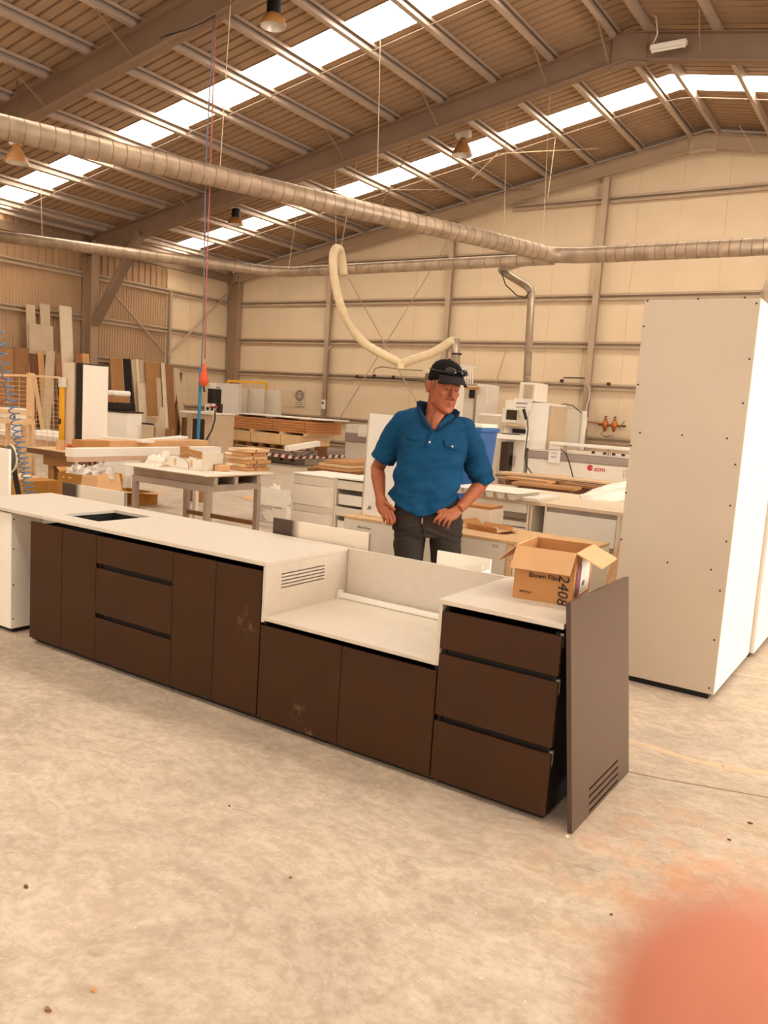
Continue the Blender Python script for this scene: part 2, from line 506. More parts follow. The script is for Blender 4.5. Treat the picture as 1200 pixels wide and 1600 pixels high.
# ---- left wall: ribbed cladding to Y=16.2, smooth sheets beyond
wl = struct('wall_left')
def ribbed(y0, y1, z0, z1, pitch, depth, duty, name, m):
    prof = []; y = y0
    while y < y1 - 1e-4:
        e = min(pitch, y1 - y)
        prof += [(y, 0), (y + e * duty, 0), (y + e * (duty + .08), depth), (y + e * .92, depth)]; y += pitch
    prof.append((y1, 0)); n = len(prof)
    vs = [(XL - .02 - d, yy, z0) for yy, d in prof] + [(XL - .02 - d, yy, z1) for yy, d in prof]
    MB().add(vs, [(k, k + 1, n + k + 1, n + k) for k in range(n - 1)]).build(name, m, wl)
y = YF
while y < 16.15:
    y2 = min(y + 1.01, 16.2)
    ribbed(y, y2, 4.36, 5.42, .2, .035, .62, 'cladding_sheet', 'wall_cladding')
    ribbed(y, y2, 0, 4.38, .084, .016, .45, 'cladding_sheet', 'wall_cladding_clear' if int((y - YF) / 1.01) % 4 == 1 else 'wall_cladding')
    y = y2
y = 16.21
while y < YB - .05:
    y2 = min(y + .87, YB)
    MB().box(XL - .06, XL - .015 + random.uniform(-.004, .004), y + .004, y2 - .004, 0, 5.38).build('wall_panel', 'wall_panel', wl); y = y2
for z in (1.15, 2.30, 3.30, 4.37):
    channel(MB(), (XL - .01, YF, z), (XL - .01, YB - .1, z), (1, 0, 0)).build('girt', 'girt_steel', wl)
def icol(mb, x, y, z1, dep=.36, fw=.22):
    mb.box(x, x + .014, y - fw / 2, y + fw / 2, 0, z1).box(x + dep - .014, x + dep, y - fw / 2, y + fw / 2, 0, z1).box(x + .014, x + dep - .014, y - .006, y + .006, 0, z1)
    return mb
for yc in FRAMES:
    icol(MB(), XL + .07, yc if yc < 18 else YB - .13, ZE - .02).build('column', 'column_steel', wl)
# knee brace at the second frame, and the wall's rod bracing
kb = MB().bar((XL + .45, 13.47, 3.15), py(221, 363, 13.47), .17, .20, (0, 1, 0)); kb.build('knee_brace', 'frame_steel', wl)
for a, b in (((175, 455), (258, 553)), ((355, 460), (262, 556))):
    MB().tube([pxx(a[0], a[1], XL + .11), pxx(b[0], b[1], XL + .11)], .028, 6).build('bracing_rod', 'girt_steel', wl)
MB().box(XL + .07, XL + .13, 16.2, 16.28, 0, 4.37).build('mullion_post', 'girt_steel', wl)
MB().box(XL + .07, XL + .2, YF, YB, ZE - .22, ZE - .02).build('eave_beam', 'frame_steel', wl)

# ---- right wall and front wall, both with an open roller door
wr = struct('wall_right')
MB().box(XE, XE + .06, YF, 1.9, 0, 5.4).box(XE, XE + .06, 8.1, YB, 0, 5.4).box(XE, XE + .06, 1.9, 8.1, 4.5, 5.4).build('wall_panel', 'wall_panel', wr)
wf = struct('wall_front')
f = MB().box(XL, -7.6, YF - .06, YF, 0, 5.4).box(.6, XE, YF - .06, YF, 0, 5.4).box(-7.6, .6, YF - .06, YF, 4.5, 5.4)
f.prism([(XL, YF - .06, 5.4), (XE, YF - .06, 5.4), (XR, YF - .06, ZR + .15)], (0, .06, 0)).build('wall_panel', 'wall_panel', wf)

# ================================================================== THE KITCHEN ISLAND
YFR, YBK, ZT = 2.775, 3.42, 0.769
def door(parent, x0, x1, z0, z1, y=YFR, name='door', label=None, tk=.018):
    d = MB().box(x0 + .0015, x1 - .0015, y, y + tk, z0, z1).build(name, 'cabinet_brown', parent, .0012)
    if label: d['label'] = label
    return d
def scuffed(name, spots):
    """The brown door finish with pale dusty scuffs at the given object-space spots (x, z, radius)."""
    M = MATS['cabinet_brown'].copy(); M.name = name; nt = M.node_tree; N, L = nt.nodes, nt.links; b = N['Principled BSDF']
    tc = N.new('ShaderNodeTexCoord'); acc = None
    for x, z, r in spots:
        s = N.new('ShaderNodeVectorMath'); s.operation = 'DISTANCE'; s.inputs[1].default_value = (x, 0, z)
        k = N.new('ShaderNodeVectorMath'); k.operation = 'MULTIPLY'; k.inputs[1].default_value = (1, 0, 1); L.new(tc.outputs['Object'], k.inputs[0]); L.new(k.outputs[0], s.inputs[0])
        mr = N.new('ShaderNodeMapRange'); mr.inputs[1].default_value = r; mr.inputs[2].default_value = r * .2; L.new(s.outputs['Value'], mr.inputs[0])
        if acc is None: acc = mr.outputs[0]
        else:
            mx_ = N.new('ShaderNodeMath'); mx_.operation = 'MAXIMUM'; L.new(acc, mx_.inputs[0]); L.new(mr.outputs[0], mx_.inputs[1]); acc = mx_.outputs[0]
    nz = N.new('ShaderNodeTexNoise'); nz.inputs['Scale'].default_value = 26; nz.inputs['Detail'].default_value = 6; L.new(tc.outputs['Object'], nz.inputs['Vector'])
    rp = N.new('ShaderNodeMapRange'); rp.inputs[1].default_value = .5; rp.inputs[2].default_value = .72; L.new(nz.outputs['Fac'], rp.inputs[0])
    mu = N.new('ShaderNodeMath'); mu.operation = 'MULTIPLY'; L.new(acc, mu.inputs[0]); mu.use_clamp = True; L.new(rp.outputs[0], mu.inputs[1])
    old = b.inputs['Base Color'].links[0].from_socket
    mx = N.new('ShaderNodeMix'); mx.data_type = 'RGBA'; L.new(mu.outputs[0], mx.inputs[0]); L.new(old, mx.inputs[6]); mx.inputs[7].default_value = rgb('#7d6350'); L.new(mx.outputs[2], b.inputs['Base Color'])
    return M
def carcass(parent, x0, x1, z1, y0=YFR + .02, y1=YBK - .02):
    b = MB(); t = .016
    b.box(x0, x0 + t, y0, y1, .02, z1).box(x1 - t, x1, y0, y1, .02, z1).box(x0 + t, x1 - t, y0, y1, .02, .036)
    b.box(x0 + t, x1 - t, y1 - t, y1, .036, z1)
    return b.build('carcass', 'cabinet_inside', parent)
def kick(parent, x0, x1):
    MB().box(x0, x1, YFR + .045, YBK - .05, 0, .022).build('base_frame', 'black_plastic', parent)
# sink cabinet: two doors
t = thing('base_cabinet', 'dark brown two-door base cabinet beneath the sink cut-out', 'cabinet', (-3.95, 3.1, 0), 0, 'dark brown island cabinets')
carcass(t, -4.25, -3.655, .70); kick(t, -4.24, -3.66); door(t, -4.25, -3.95, .035, .722); door(t, -3.95, -3.652, .035, .722)
# drawer cabinet
t = thing('drawer_cabinet', 'dark brown three-drawer cabinet below the long worktop, between two pairs of doors', 'cabinet', (-3.35, 3.1, 0), 0, 'dark brown island cabinets')
carcass(t, -3.65, -3.055, .70); kick(t, -3.645, -3.06)
for z0, z1 in ((.574, .722), (.298, .545), (.035, .270)):
    door(t, -3.652, -3.052, z0, z1, name='drawer_front')
for z0, z1 in ((.54, .58), (.265, .30)): MB().box(-3.632, -3.072, YFR + .03, YFR + .045, z0, z1).build('finger_channel', 'cabinet_inside', t)
t = thing('base_cabinet', 'dark brown cabinet with two narrow doors next to the stepped-down bay', 'cabinet', (-2.75, 3.1, 0), 0, 'dark brown island cabinets')
carcass(t, -3.05, -2.47, .70); kick(t, -3.045, -2.47); door(t, -3.052, -2.755, .035, .722)
sd = door(t, -2.755, -2.462, .035, .722)
sd.data.materials[0] = scuffed('cabinet_brown_dusty', [(.215, .47, .09)])
# low cabinet
t = thing('base_cabinet', 'low dark brown two-door cabinet under the stepped-down worktop', 'cabinet', (-1.99, 3.1, 0), 0, 'dark brown island cabinets')
carcass(t, -2.455, -1.525, .485); kick(t, -2.455, -1.525); sd = door(t, -2.458, -1.99, .03, .472); sd.data.materials[0] = scuffed('cabinet_brown_chipped', [(-.22, .12, .06), (-.16, .05, .05)]); door(t, -1.99, -1.518, .03, .472)
# right drawer unit, black-edged side open to view
t = thing('drawer_cabinet', 'dark brown three-drawer cabinet at the end beside the leaning vented panel', 'cabinet', (-1.26, 3.1, 0), 0, 'dark brown island cabinets')
carcass(t, -1.51, -1.03, .73); kick(t, -1.505, -1.04)
for z0, z1 in ((.572, .722), (.298, .548), (.03, .272)):
    d = door(t, -1.515, -1.015, z0, z1, name='drawer_front')
    hk = MB().box(-1.029, -1.017, YFR + .02, YFR + .034, z1 - .058, z1 + .006).box(-1.029, -1.017, YFR + .012, YFR + .034, z1 - .058, z1 - .046)
    hk.build('finger_channel_end', 'steel_bench', d)
for z0, z1 in ((.542, .578), (.268, .302)): MB().box(-1.505, -1.03, YFR + .03, YFR + .045, z0, z1).build('finger_channel', 'cabinet_inside', t)

# long worktop with the sink cut-out
sk = (-4.135, -3.80, 2.90, 3.27)   # x0 x1 y0 y1
WX0, WX1 = -5.02, -2.437
b = MB()
def ring_top(b, x0, x1, y0, y1, h, z0, z1):
    o = [(x0, y0), (x1, y0), (x1, y1), (x0, y1)]; i = [(h[0], h[2]), (h[1], h[2]), (h[1], h[3]), (h[0], h[3])]
    vs = [(p[0], p[1], z) for z in (z0, z1) for p in o + i]
    fs = []
    for k in range(4):
        n = (k + 1) % 4
        fs += [(8 + k, 8 + n, 12 + n, 12 + k), (k, 4 + k, 4 + n, n), (k, n, 8 + n, 8 + k), (4 + k, 12 + k, 12 + n, 4 + n)]
    b.add(vs, fs)
ring_top(b, WX0, WX1, YFR - .005, YBK + .01, sk, ZT - .019, ZT)
wt = b.build('worktop', 'worktop', None, .0015)
tag(wt, 'long pale greige worktop with a rectangular sink cut-out', 'worktop', 'pale worktops of the island')
MB().lathe([(.0001, ZT + .0008), (.013, ZT + .0008), (.016, ZT - .001)], pz(222, 800, 0).to_2d().to_3d(), 16).build('tap_hole', 'cabinet_inside', wt)
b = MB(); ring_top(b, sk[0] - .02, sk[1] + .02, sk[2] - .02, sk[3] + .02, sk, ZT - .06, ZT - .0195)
b.build('hole_shade_liner', 'dark_void', wt)  # near-black lining paints the shade inside the cut-out
MB().box(sk[0] - .02, sk[1] + .02, sk[2] - .02, sk[3] + .02, ZT - .075, ZT - .065).build('hole_shade_sheet', 'dark_void', wt)  # dark sheet added to close the hole with painted shade
# vented upstand panel on the right face of the tall part
b = MB(); x0, x1 = -2.456, -2.440
ys, zs = [2.775, 2.885, 3.215, 3.415], [.488] + [z for k in range(5) for z in (.630 + k * .0165, .6362 + k * .0165)] + [.7495]
for i in range(3):
    for j in range(len(zs) - 1):
        if i == 1 and j % 2 == 1: continue
        b.box(x0, x1, ys[i], ys[i + 1], zs[j], zs[j + 1])
vp = b.build('vented_panel', 'worktop'); tag(vp, 'pale upright panel with five thin vent slots beside the stepped-down bay', 'panel')
MB().box(-2.468, -2.458, 2.87, 3.23, .62, .71).build('slot_backing', 'dark_void', vp)
# low worktop and its back rail, rear splash, right upstand
lw = MB().box(-2.44, -1.524, YFR - .003, YBK, .497, .515).build('worktop', 'worktop', None, .0015)
tag(lw, 'pale stepped-down worktop between the vented panel and the right-hand drawers', 'worktop', 'pale worktops of the island')
rl = MB().box(-2.435, -1.526, 3.335, 3.365, .516, .542).build('rail', 'white_melamine', None, .003)
MB().box(-2.437, -2.422, 3.325, 3.362, .516, .556).build('rail_end', 'white_melamine', rl)
tag(rl, 'white square rail lying along the back of the stepped-down worktop', 'rail')
sp = MB().box(-2.438, -1.525, 3.405, 3.421, .517, .768).build('splash_panel', 'worktop', None, .001)
tag(sp, 'long grey splash panel standing at the rear of the stepped-down bay', 'panel')
up = MB().box(-1.530, -1.514, YFR, YBK, .497, .7495).build('upstand_panel', 'worktop', None, .001)
tag(up, 'narrow pale upstand panel on the left side of the right-hand drawers', 'panel')
rw = MB().box(-1.533, -1.012, YFR - .005, YBK + .01, .75, .769).build('worktop', 'worktop', None, .0015)
tag(rw, 'small pale worktop holding the open cardboard carton', 'worktop', 'pale worktops of the island')
# leaning end panel with louvre slots
t = thing('end_panel', 'dark brown end panel with four slots near its base, leaning on the island end', 'panel', (-.925, 3.12, 0))
t.rotation_euler = (0, math.atan2(-.088, .85), 0)
b = MB(); ys, zs = [-.345, -.165, .185, .335], [0] + [z for k in range(4) for z in (.012 + k * .0285, .021 + k * .0285)] + [.856]
for i in range(3):
    for j in range(len(zs) - 1):
        if i == 1 and j % 2 == 1: continue
        b.box(0, .018, ys[i], ys[i + 1], zs[j], zs[j + 1])
pn = b.build('board', mat('panel_brown_satin', '#4a3428', .30, spec=.7), t, local=True)
# white carcass under the far left of the worktop
t = thing('white_cabinet', 'white melamine cabinet under the worktop at the left edge, screws down its side', 'cabinet', (-4.75, 3.1, 0))
MB().box(-4.496, -4.478, 2.80, 3.40, .03, .735).box(-5.0, -4.497, 2.80, 2.818, .03, .735).box(-5.0, -4.982, 2.818, 3.40, .03, .735).box(-4.98, -4.498, 3.38, 3.398, .03, .735).build('carcass', 'white_melamine', t, .001)
MB().box(-4.98, -4.50, 2.83, 3.37, 0, .03).build('base_frame', 'black_plastic', t)
for z in (.70, .52, .30, .09):
    MB().tube([(-4.479, 2.815, z), (-4.4765, 2.815, z)], .005, 8).build('screw', 'screw_dark', t)
MB().bar((-4.80, 2.797, .70), (-4.62, 2.797, .64), .006, .04).build('bracket', 'cream_melamine', t)
wi = MB().box(-4.47, -4.26, 3.0, 3.015, .62, .74).build('filler_strip', 'cream_melamine'); tag(wi, 'small pale filler strip hung under the worktop between white and brown cabinets', 'strip')

# panels standing behind the island
def painted_reflection(name, hx_a, hx_b, x_at, soft):
    """Two-tone base colour: a gloss reflection painted in, its edge at object-space x = x_at."""
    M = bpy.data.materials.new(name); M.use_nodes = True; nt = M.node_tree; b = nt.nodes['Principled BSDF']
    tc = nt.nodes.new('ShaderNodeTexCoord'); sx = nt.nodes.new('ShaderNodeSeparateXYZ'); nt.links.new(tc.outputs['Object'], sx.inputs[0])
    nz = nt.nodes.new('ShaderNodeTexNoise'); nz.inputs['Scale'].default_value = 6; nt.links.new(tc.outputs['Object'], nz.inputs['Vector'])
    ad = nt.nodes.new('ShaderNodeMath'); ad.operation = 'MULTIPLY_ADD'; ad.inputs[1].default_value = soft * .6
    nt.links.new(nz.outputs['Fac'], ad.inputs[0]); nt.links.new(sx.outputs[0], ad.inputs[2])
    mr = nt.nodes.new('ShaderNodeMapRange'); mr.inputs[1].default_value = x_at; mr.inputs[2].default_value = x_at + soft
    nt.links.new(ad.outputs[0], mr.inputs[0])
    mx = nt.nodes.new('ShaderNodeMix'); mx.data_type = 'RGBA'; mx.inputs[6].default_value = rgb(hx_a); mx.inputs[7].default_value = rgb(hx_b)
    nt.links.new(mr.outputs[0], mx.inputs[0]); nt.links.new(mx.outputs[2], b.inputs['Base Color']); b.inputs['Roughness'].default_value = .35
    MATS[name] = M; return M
def back_panel(x0, x1, y, z1, lean, label, xa):
    t = thing('board', label, 'panel', ((x0 + x1) / 2, y, 0)); t.rotation_euler = (lean, 0, 0)
    h = (x1 - x0) / 2
    MB().box(-h, h, -.008, .008, 0, z1).build('sheet', painted_reflection('reflection_' + str(round(xa * 100)), '#4b382c', '#e9decd', -h + xa, .06), t, .001, local=True)  # white sheen on the brown board is painted into its colour
    MB().box(h, h + .012, -.009, .009, 0, z1).build('edge_strip', mat('edge_grey', '#8d8074', .5), t, local=True)
back_panel(-3.0, -2.345, 3.475, .853, .02, 'brown board with a white reflection painted on, standing upright behind the vented panel', .155)
back_panel(-5.30, -4.60, 3.74, .803, .02, 'brown board with a white reflection painted on, standing behind the sink cut-out', .18)

# the open carton
t = thing('carton', 'open brown cardboard carton with black print standing on the small worktop', 'box', (-1.215, 3.05, .7695), math.radians(7))
hw, dp, hh, tk = .122, .30, .215, .004
b = MB(); b.box(-hw, hw, 0, dp, 0, tk).box(-hw, hw, 0, tk, tk, hh).box(-hw, hw, dp - tk, dp, tk, hh).box(-hw, -hw + tk, tk, dp - tk, tk, hh).box(hw - tk, hw, tk, dp - tk, tk, hh)
bx = b.build('box_body', 'cardboard', t, local=True)
def flap(p, a, out, label=None):
    o = MB().obox(p, a, out, Vector(a).cross(Vector(out)).normalized() * .004).build('flap', 'cardboard_light', t, local=True)
    return o
flap((-hw, -.001, hh), (2 * hw, 0, 0), (-.012, -.03, -.088))
flap((hw + .001, .0, hh), (0, dp, 0), (.105, -.01, -.045))
flap((-hw - .001, .02, hh), (0, dp - .04, 0), (-.075, -.03, -.075))
flap((-hw, dp + .001, hh), (2 * hw, 0, 0), (0, .07, -.06))
bm = t
def on_front(x, z): 
    c, s = math.cos(t.rotation_euler.z), math.sin(t.rotation_euler.z)
    return t.location + Vector((c * x + s * .0012, s * x - c * .0012, z))
fx = Vector((math.cos(t.rotation_euler.z), math.sin(t.rotation_euler.z), 0))
text('printed_lettering', 'Blown Film', .028, 'ink', on_front(-.062, .094), fx, (0, 0, 1), t, bold=True)
text('printed_lettering', 'BATCH #', .0115, 'ink', on_front(-.095, .028), fx, (0, 0, 1), t, bold=True)
text('handwritten_number', '2408', .062, 'ink', on_front(.062, .122), (0, 0, -1), fx, t, shear=.15)
sx = lambda y, z: t.location + Vector((math.cos(t.rotation_euler.z) * (hw + .0012) - math.sin(t.rotation_euler.z) * y, math.sin(t.rotation_euler.z) * (hw + .0012) + math.cos(t.rotation_euler.z) * y, z))
fy = Vector((-fx.y, fx.x, 0))
b = MB().obox(sx(.10, .03), fy * .16, (0, 0, .15), fx * .0008); b.build('shipping_label', 'paper', t)
b = MB().add([sx(.03, .03) + fx * .0012, sx(.07, .02) + fx * .0012, sx(.10, .07) + fx * .0012, sx(.11, .15) + fx * .0012, sx(.07, .175) + fx * .0012, sx(.025, .13) + fx * .0012], [(0, 1, 2, 3, 4, 5)])
b.build('printed_emblem', mat('print_purple', '#8a4f5e', .7, 0, .25, 30), t)
text('label_lettering', 'N0', .035, 'ink', sx(.13, .06) + fx * .001, fy, (0, 0, 1), t)
MB().box(-1.347, -1.333, 3.06, 3.085, .769, .80).build('x', 'black_plastic')
o = bpy.data.objects['x']; o.name = 'clip'; tag(o, 'small black clip on the worktop left of the open carton', 'clip')

# tall white cabinets
def tall(name, label, x0, x1, y0, y1, z1, m1, nscrew):
    t = thing(name, label, 'cabinet', ((x0 + x1) / 2, (y0 + y1) / 2, 0), 0, 'tall white cabinets')
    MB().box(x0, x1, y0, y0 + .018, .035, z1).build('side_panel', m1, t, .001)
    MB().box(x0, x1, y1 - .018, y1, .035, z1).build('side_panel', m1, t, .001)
    MB().box(x1 - .018, x1, y0 + .0185, y1 - .0185, .035, z1).build('back_panel', 'white_melamine', t, .001)
    MB().box(x0, x0 + .018, y0 + .0185, y1 - .0185, .035, z1).build('front_panel', 'white_melamine', t, .001)
    MB().box(x0 + .019, x1 - .019, y0 + .0185, y1 - .0185, z1 - .018, z1).build('top_panel', 'white_melamine', t)
    MB().box(x0 + .04, x1 - .03, y0 + .02, y1 - .03, 0, .04).build('base_frame', 'black_plastic', t)
    if nscrew:
        pts = [(1012, 470), (1091, 467), (1164, 465), (1182, 474), (1171, 561), (1161, 630), (1149, 726), (1141, 790), (1135, 846), (1125, 923), (1116, 1000), (1108, 1075), (1093, 1087), (1025, 1070),
               (1006, 510), (997, 601), (986, 696), (978, 770), (971, 843), (1000, 676), (1066, 680), (1136, 685), (1043, 879), (1111, 890)]
        s0 = None
        for a, c in pts:
            p = py(a, c, y0 - .0003)
            if s0 is None:
                s0 = MB().tube([(0, .0, 0), (0, -.0015, 0)], .0058, 8).build('screw', 'screw_dark', t, local=True); s0.location = p - t.location
            else: inst(s0, p - t.location, t)
tall('tall_cabinet', 'tall white cabinet with screw heads dotted over its near side, painted in shade', -1.43, -.825, 4.72, 5.80, 2.2, 'white_in_shade', True)
tall('tall_cabinet', 'tall white cabinet standing behind the screw-dotted one, only its edge showing', -1.40, -.80, 5.83, 6.9, 2.2, 'white_melamine', False)

# ================================================================== BENCHES AND BOXES BEHIND THE ISLAND
def corner(xc, yb, yt, xl, xr, d):
    """A level, wall-aligned box read from its near vertical edge: (x0, x1, y0, y1, z0, z1)."""
    n = pd(xc, yb, d); t = pd(xc, yt, d)
    x0 = py(xl, yb, n.y).x; y1 = pxx(xr, yb, n.x).y
    return x0, n.x, n.y, y1, n.z, t.z
def mid(b): return Vector(((b[0] + b[1]) / 2, (b[2] + b[3]) / 2, 0))
def crumple(mb, c, rx, ry, rz, seed, n=9, m=6, amp=.35):
    r = random.Random(seed); k0 = len(mb.v)
    for i in range(m + 1):
        for j in range(n):
            a = 2 * math.pi * j / n; e = math.pi / 2 * i / m
            q = 1 + r.uniform(-amp, amp)
            mb.v.append(Vector((c[0] + rx * math.cos(a) * math.cos(e) * q, c[1] + ry * math.sin(a) * math.cos(e) * q, c[2] + rz * math.sin(e) * (1 + r.uniform(-amp, amp)))))
    for i in range(m):
        for j in range(n):
            a = k0 + i * n + j; b = k0 + i * n + (j + 1) % n
            mb.f.append((a, b, b + n, a + n))
    return mb
def open_box(mb, x0, x1, y0, y1, z0, z1, t=.012):
    return mb.box(x0, x1, y0, y1, z0, z0 + t).box(x0, x1, y0, y0 + t, z0 + t, z1).box(x0, x1, y1 - t, y1, z0 + t, z1).box(x0, x0 + t, y0 + t, y1 - t, z0 + t, z1).box(x1 - t, x1, y0 + t, y1 - t, z0 + t, z1)

# white tray box just behind the splash panel
t = thing('white_tray', 'white open drawer tray behind the grey splash panel, in front of the man', 'tray', (-2.1, 3.75, 0))
MB().box(-2.46, -1.90, 3.50, 4.0, .615, .63).build('base', 'white_melamine', t, .001)
MB().box(-2.235, -1.90, 3.985, 4.0, .631, .722).build('rear_wall', 'white_melamine', t, .001)
MB().box(-1.915, -1.90, 3.50, 3.984, .631, .665).build('side_wall', 'white_melamine', t, .001)
MB().bar((-2.06, 3.96, .64), (-1.93, 3.96, .675), .012, .02).build('brace', 'cream_melamine', t)
MB().box(-2.42, -1.94, 3.56, 3.58, 0, .614).build('leg', 'white_melamine', t); MB().box(-2.42, -1.94, 3.95, 3.97, 0, .614).build('leg', 'white_melamine', t)

# steel table with a pallet deck
TX0, TX1, TY0, TY1 = -6.33, -5.31, 5.20, 5.91
t = thing('steel_table', 'grey steel table with square legs carrying a pallet deck', 'table', (-5.82, 5.55, 0))
for x in (TX0, TX1 - .05):
    for y in (TY0, TY1 - .05):
        MB().box(x, x + .05, y, y + .05, 0, .65).build('leg', 'steel_bench', t, .002)
for a in ((TX0, TX1, TY0, TY0 + .05), (TX0, TX1, TY1 - .05, TY1), (TX0, TX0 + .05, TY0 + .05, TY1 - .05), (TX1 - .05, TX1, TY0 + .05, TY1 - .05)):
    MB().box(a[0], a[1], a[2], a[3], .65, .712).build('rail', 'steel_bench', t, .002)
MB().box(TX0 + .05, TX1 - .05, TY1 - .045, TY1 - .005, .29, .33).build('stretcher', 'timber_brown', t)
MB().box(TX0 + .05, TX1 - .05, TY0 + .05, TY1 - .05, .70, .711).build('plate', 'steel_bench', t)
t = thing('pallet_deck', 'thin white-topped pallet lying on the grey steel table', 'pallet', (-5.85, 5.6, .712))
for y in (5.24, 5.50, 5.80):
    MB().box(-6.36, -5.27, y, y + .05, .7125, .785).build('bearer', 'steel_bench', t, .002)
for x in (-6.36, -5.85, -5.36):
    MB().box(x, x + .09, 5.22, 5.87, .7865, .7965).build('slat', 'timber_pale', t)
MB().box(-6.46, -5.24, 5.12, 6.02, .797, .807).build('deck_sheet', 'cream_melamine', t, .001)
DZ = .8075
# timber stack on the pallet deck
cn = pz(382.7, 737, DZ); ords = ['lowest', 'second from the bottom', 'third from the bottom', 'fourth from the bottom', 'fifth from the bottom', 'topmost']
for k in range(6):
    r = random.Random(k); dx, dy = r.uniform(-.03, .02), r.uniform(-.01, .03)
    o = thing('timber_pack', 'flat pale timber block on the pallet deck, ' + ords[k] + ' of its stack', 'timber', (cn.x - .13 + dx, cn.y + .16 + dy, DZ + k * .0362), r.uniform(-.04, .04), 'timber blocks stacked on the pallet deck')
    MB().box(-.13, .13, -.16, .16, .001, .034).build('block', 'timber_pale' if k % 2 else 'plywood', o, .001, local=True)
    MB().box(.1302, .1312, -.05, -.03, .008, .026).build('slot', 'timber_dark', o, local=True)
    if k in (1, 4, 5): MB().box(-.12, -.03, -.1612, -.1603, .006, .028).build('paper_label', 'paper', o, local=True)
a = pz(335, 736, DZ)
t = thing('brown_parcel', 'small taped brown parcel left of the timber block stack', 'parcel', (a.x, a.y + .06, DZ))
MB().box(a.x - .10, a.x + .07, a.y, a.y + .14, DZ + .001, DZ + .06).build('wrap', 'cardboard_light', t, .006); MB().box(a.x - .03, a.x + .0, a.y - .001, a.y + .141, DZ + .0005, DZ + .0612).build('tape', 'timber_brown', t)
a = pz(257, 728, DZ); b_ = pz(316, 736, DZ)
t = thing('white_tray', 'long white open tray with taped front on the pallet deck', 'tray', ((a.x + b_.x) / 2, b_.y + .1, DZ))
open_box(MB(), a.x, b_.x, b_.y, b_.y + .22, DZ + .001, DZ + .10).build('tray', 'white_melamine', t, .001)
MB().box(b_.x + .001, b_.x + .016, b_.y - .01, b_.y + .25, DZ + .001, DZ + .165).build('end_panel', 'cream_melamine', t)
for u in (.25, .68): MB().box(a.x + (b_.x - a.x) * u, a.x + (b_.x - a.x) * u + .035, b_.y - .0015, b_.y - .0005, DZ + .02, DZ + .09).build('tape', 'timber_pale', t)
a = pd(281, 716, 7.9)
t = thing('carton_offcut', 'folded brown cardboard offcut standing in the long white tray', 'cardboard', (a.x, a.y, DZ + .013))
MB().obox(a, (.12, 0, .0), (0, .0, .12), (0, .006, 0)).obox(a + V(.125, 0, .03), (.12, .05, -.02), (0, .0, .07), (0, .006, 0)).build('offcut', 'cardboard', t)
for q, (rx, lab) in enumerate(((.20, 'grey cable looped over the long white tray, larger loop'), (.13, 'grey cable looped over the long white tray, smaller loop'))):
    c = pd(290 - q * 10, 722, 7.75); c.z = DZ + .004
    tag(MB().tube([c + V(rx * math.cos(a * .26), .02 * a * .26, (rx * .75) * math.sin(a * .26)) for a in range(13)], .004, 6).build('looped_cable', mat('cable_grey', '#a79c92', .5), None, smooth=True), lab, 'cable', 'cables on the pallet deck')
c = pz(245, 728, DZ)
tag(crumple(crumple(MB(), (c.x, c.y, DZ), .10, .10, .09, 3), (c.x - .02, c.y + .12, DZ), .07, .07, .13, 5).build('crumpled_film', 'plastic_film'), 'crumpled clear film heaped at the left of the pallet deck', 'plastic')
c = pz(345, 740, DZ)
tag(MB().box(c.x - .16, c.x + .12, c.y - .02, c.y + .12, DZ + .0005, DZ + .004).build('paper_sheet', 'paper'), 'white paper sheet flat on the pallet deck before the parcel', 'paper')

# white rail on a trestle and the long carton behind it
a, b_ = pd(115, 714.7, 7.67), pd(345, 709, 9.42); b_.z = a.z; dv = (b_ - a).normalized(); sv = V(-dv.y, dv.x, 0)
t = thing('white_beam', 'long white beam resting on a single pale trestle leg', 'beam', (a.x, a.y, 0))
MB().obox(a, b_ - a, sv * .12, (0, 0, .082)).build('beam', 'white_melamine', t, .002)
MB().obox(a + V(0, 0, -.046), (b_ - a) * .58, sv * .10, (0, 0, .045)).build('lower_board', mat('pink_board', '#d9b49c', .6), t)
for u, h in ((.18, .1), (.95, .06)):
    MB().obox(V(*(a + (b_ - a) * u).to_2d(), 0), dv * h * .5, sv * .115, (0, 0, a.z - .047)).build('leg', 'machine_white', t)
a2, b2 = pd(132.8, 700.5, 8.3), pd(325, 698.5, 9.9); b2.z = a2.z
t = thing('long_carton', 'long narrow tan carton lying behind the white beam', 'carton', (a2.x, a2.y, 0)); dv = (b2 - a2); sv = V(-dv.y, dv.x, 0).normalized()
MB().obox(a2 + dv * .17, dv * .83, sv * .2, (0, 0, .075)).build('box_body', 'cardboard_light', t, .002)
MB().obox(a2, dv * .168, sv * .2, (0, 0, .077)).build('end_sleeve', 'cardboard', t, .002)
for u, zb in ((.06, .8505), (.9, 0)): MB().obox(V(*(a2 + dv * u).to_2d(), zb), dv.normalized() * .05, sv * .05, (0, 0, a2.z - .0005 - zb)).build('prop', 'machine_white', t)
a3 = pd(168, 684, 9.2); b3 = pd(255, 693, 9.0)
for k, (p, q, lab) in enumerate(((pd(168, 685, 9.4), pd(232, 690, 8.9), 'white plank end jutting up behind the tan carton, left one'), (pd(215, 690, 9.6), pd(287, 683, 10.2), 'white plank lying slantwise behind the tan carton, right one'))):
    o = MB().bar(p, q, .16, .03).build('white_plank', 'white_melamine', None, .002); tag(o, lab, 'plank', 'white planks behind the tan carton')

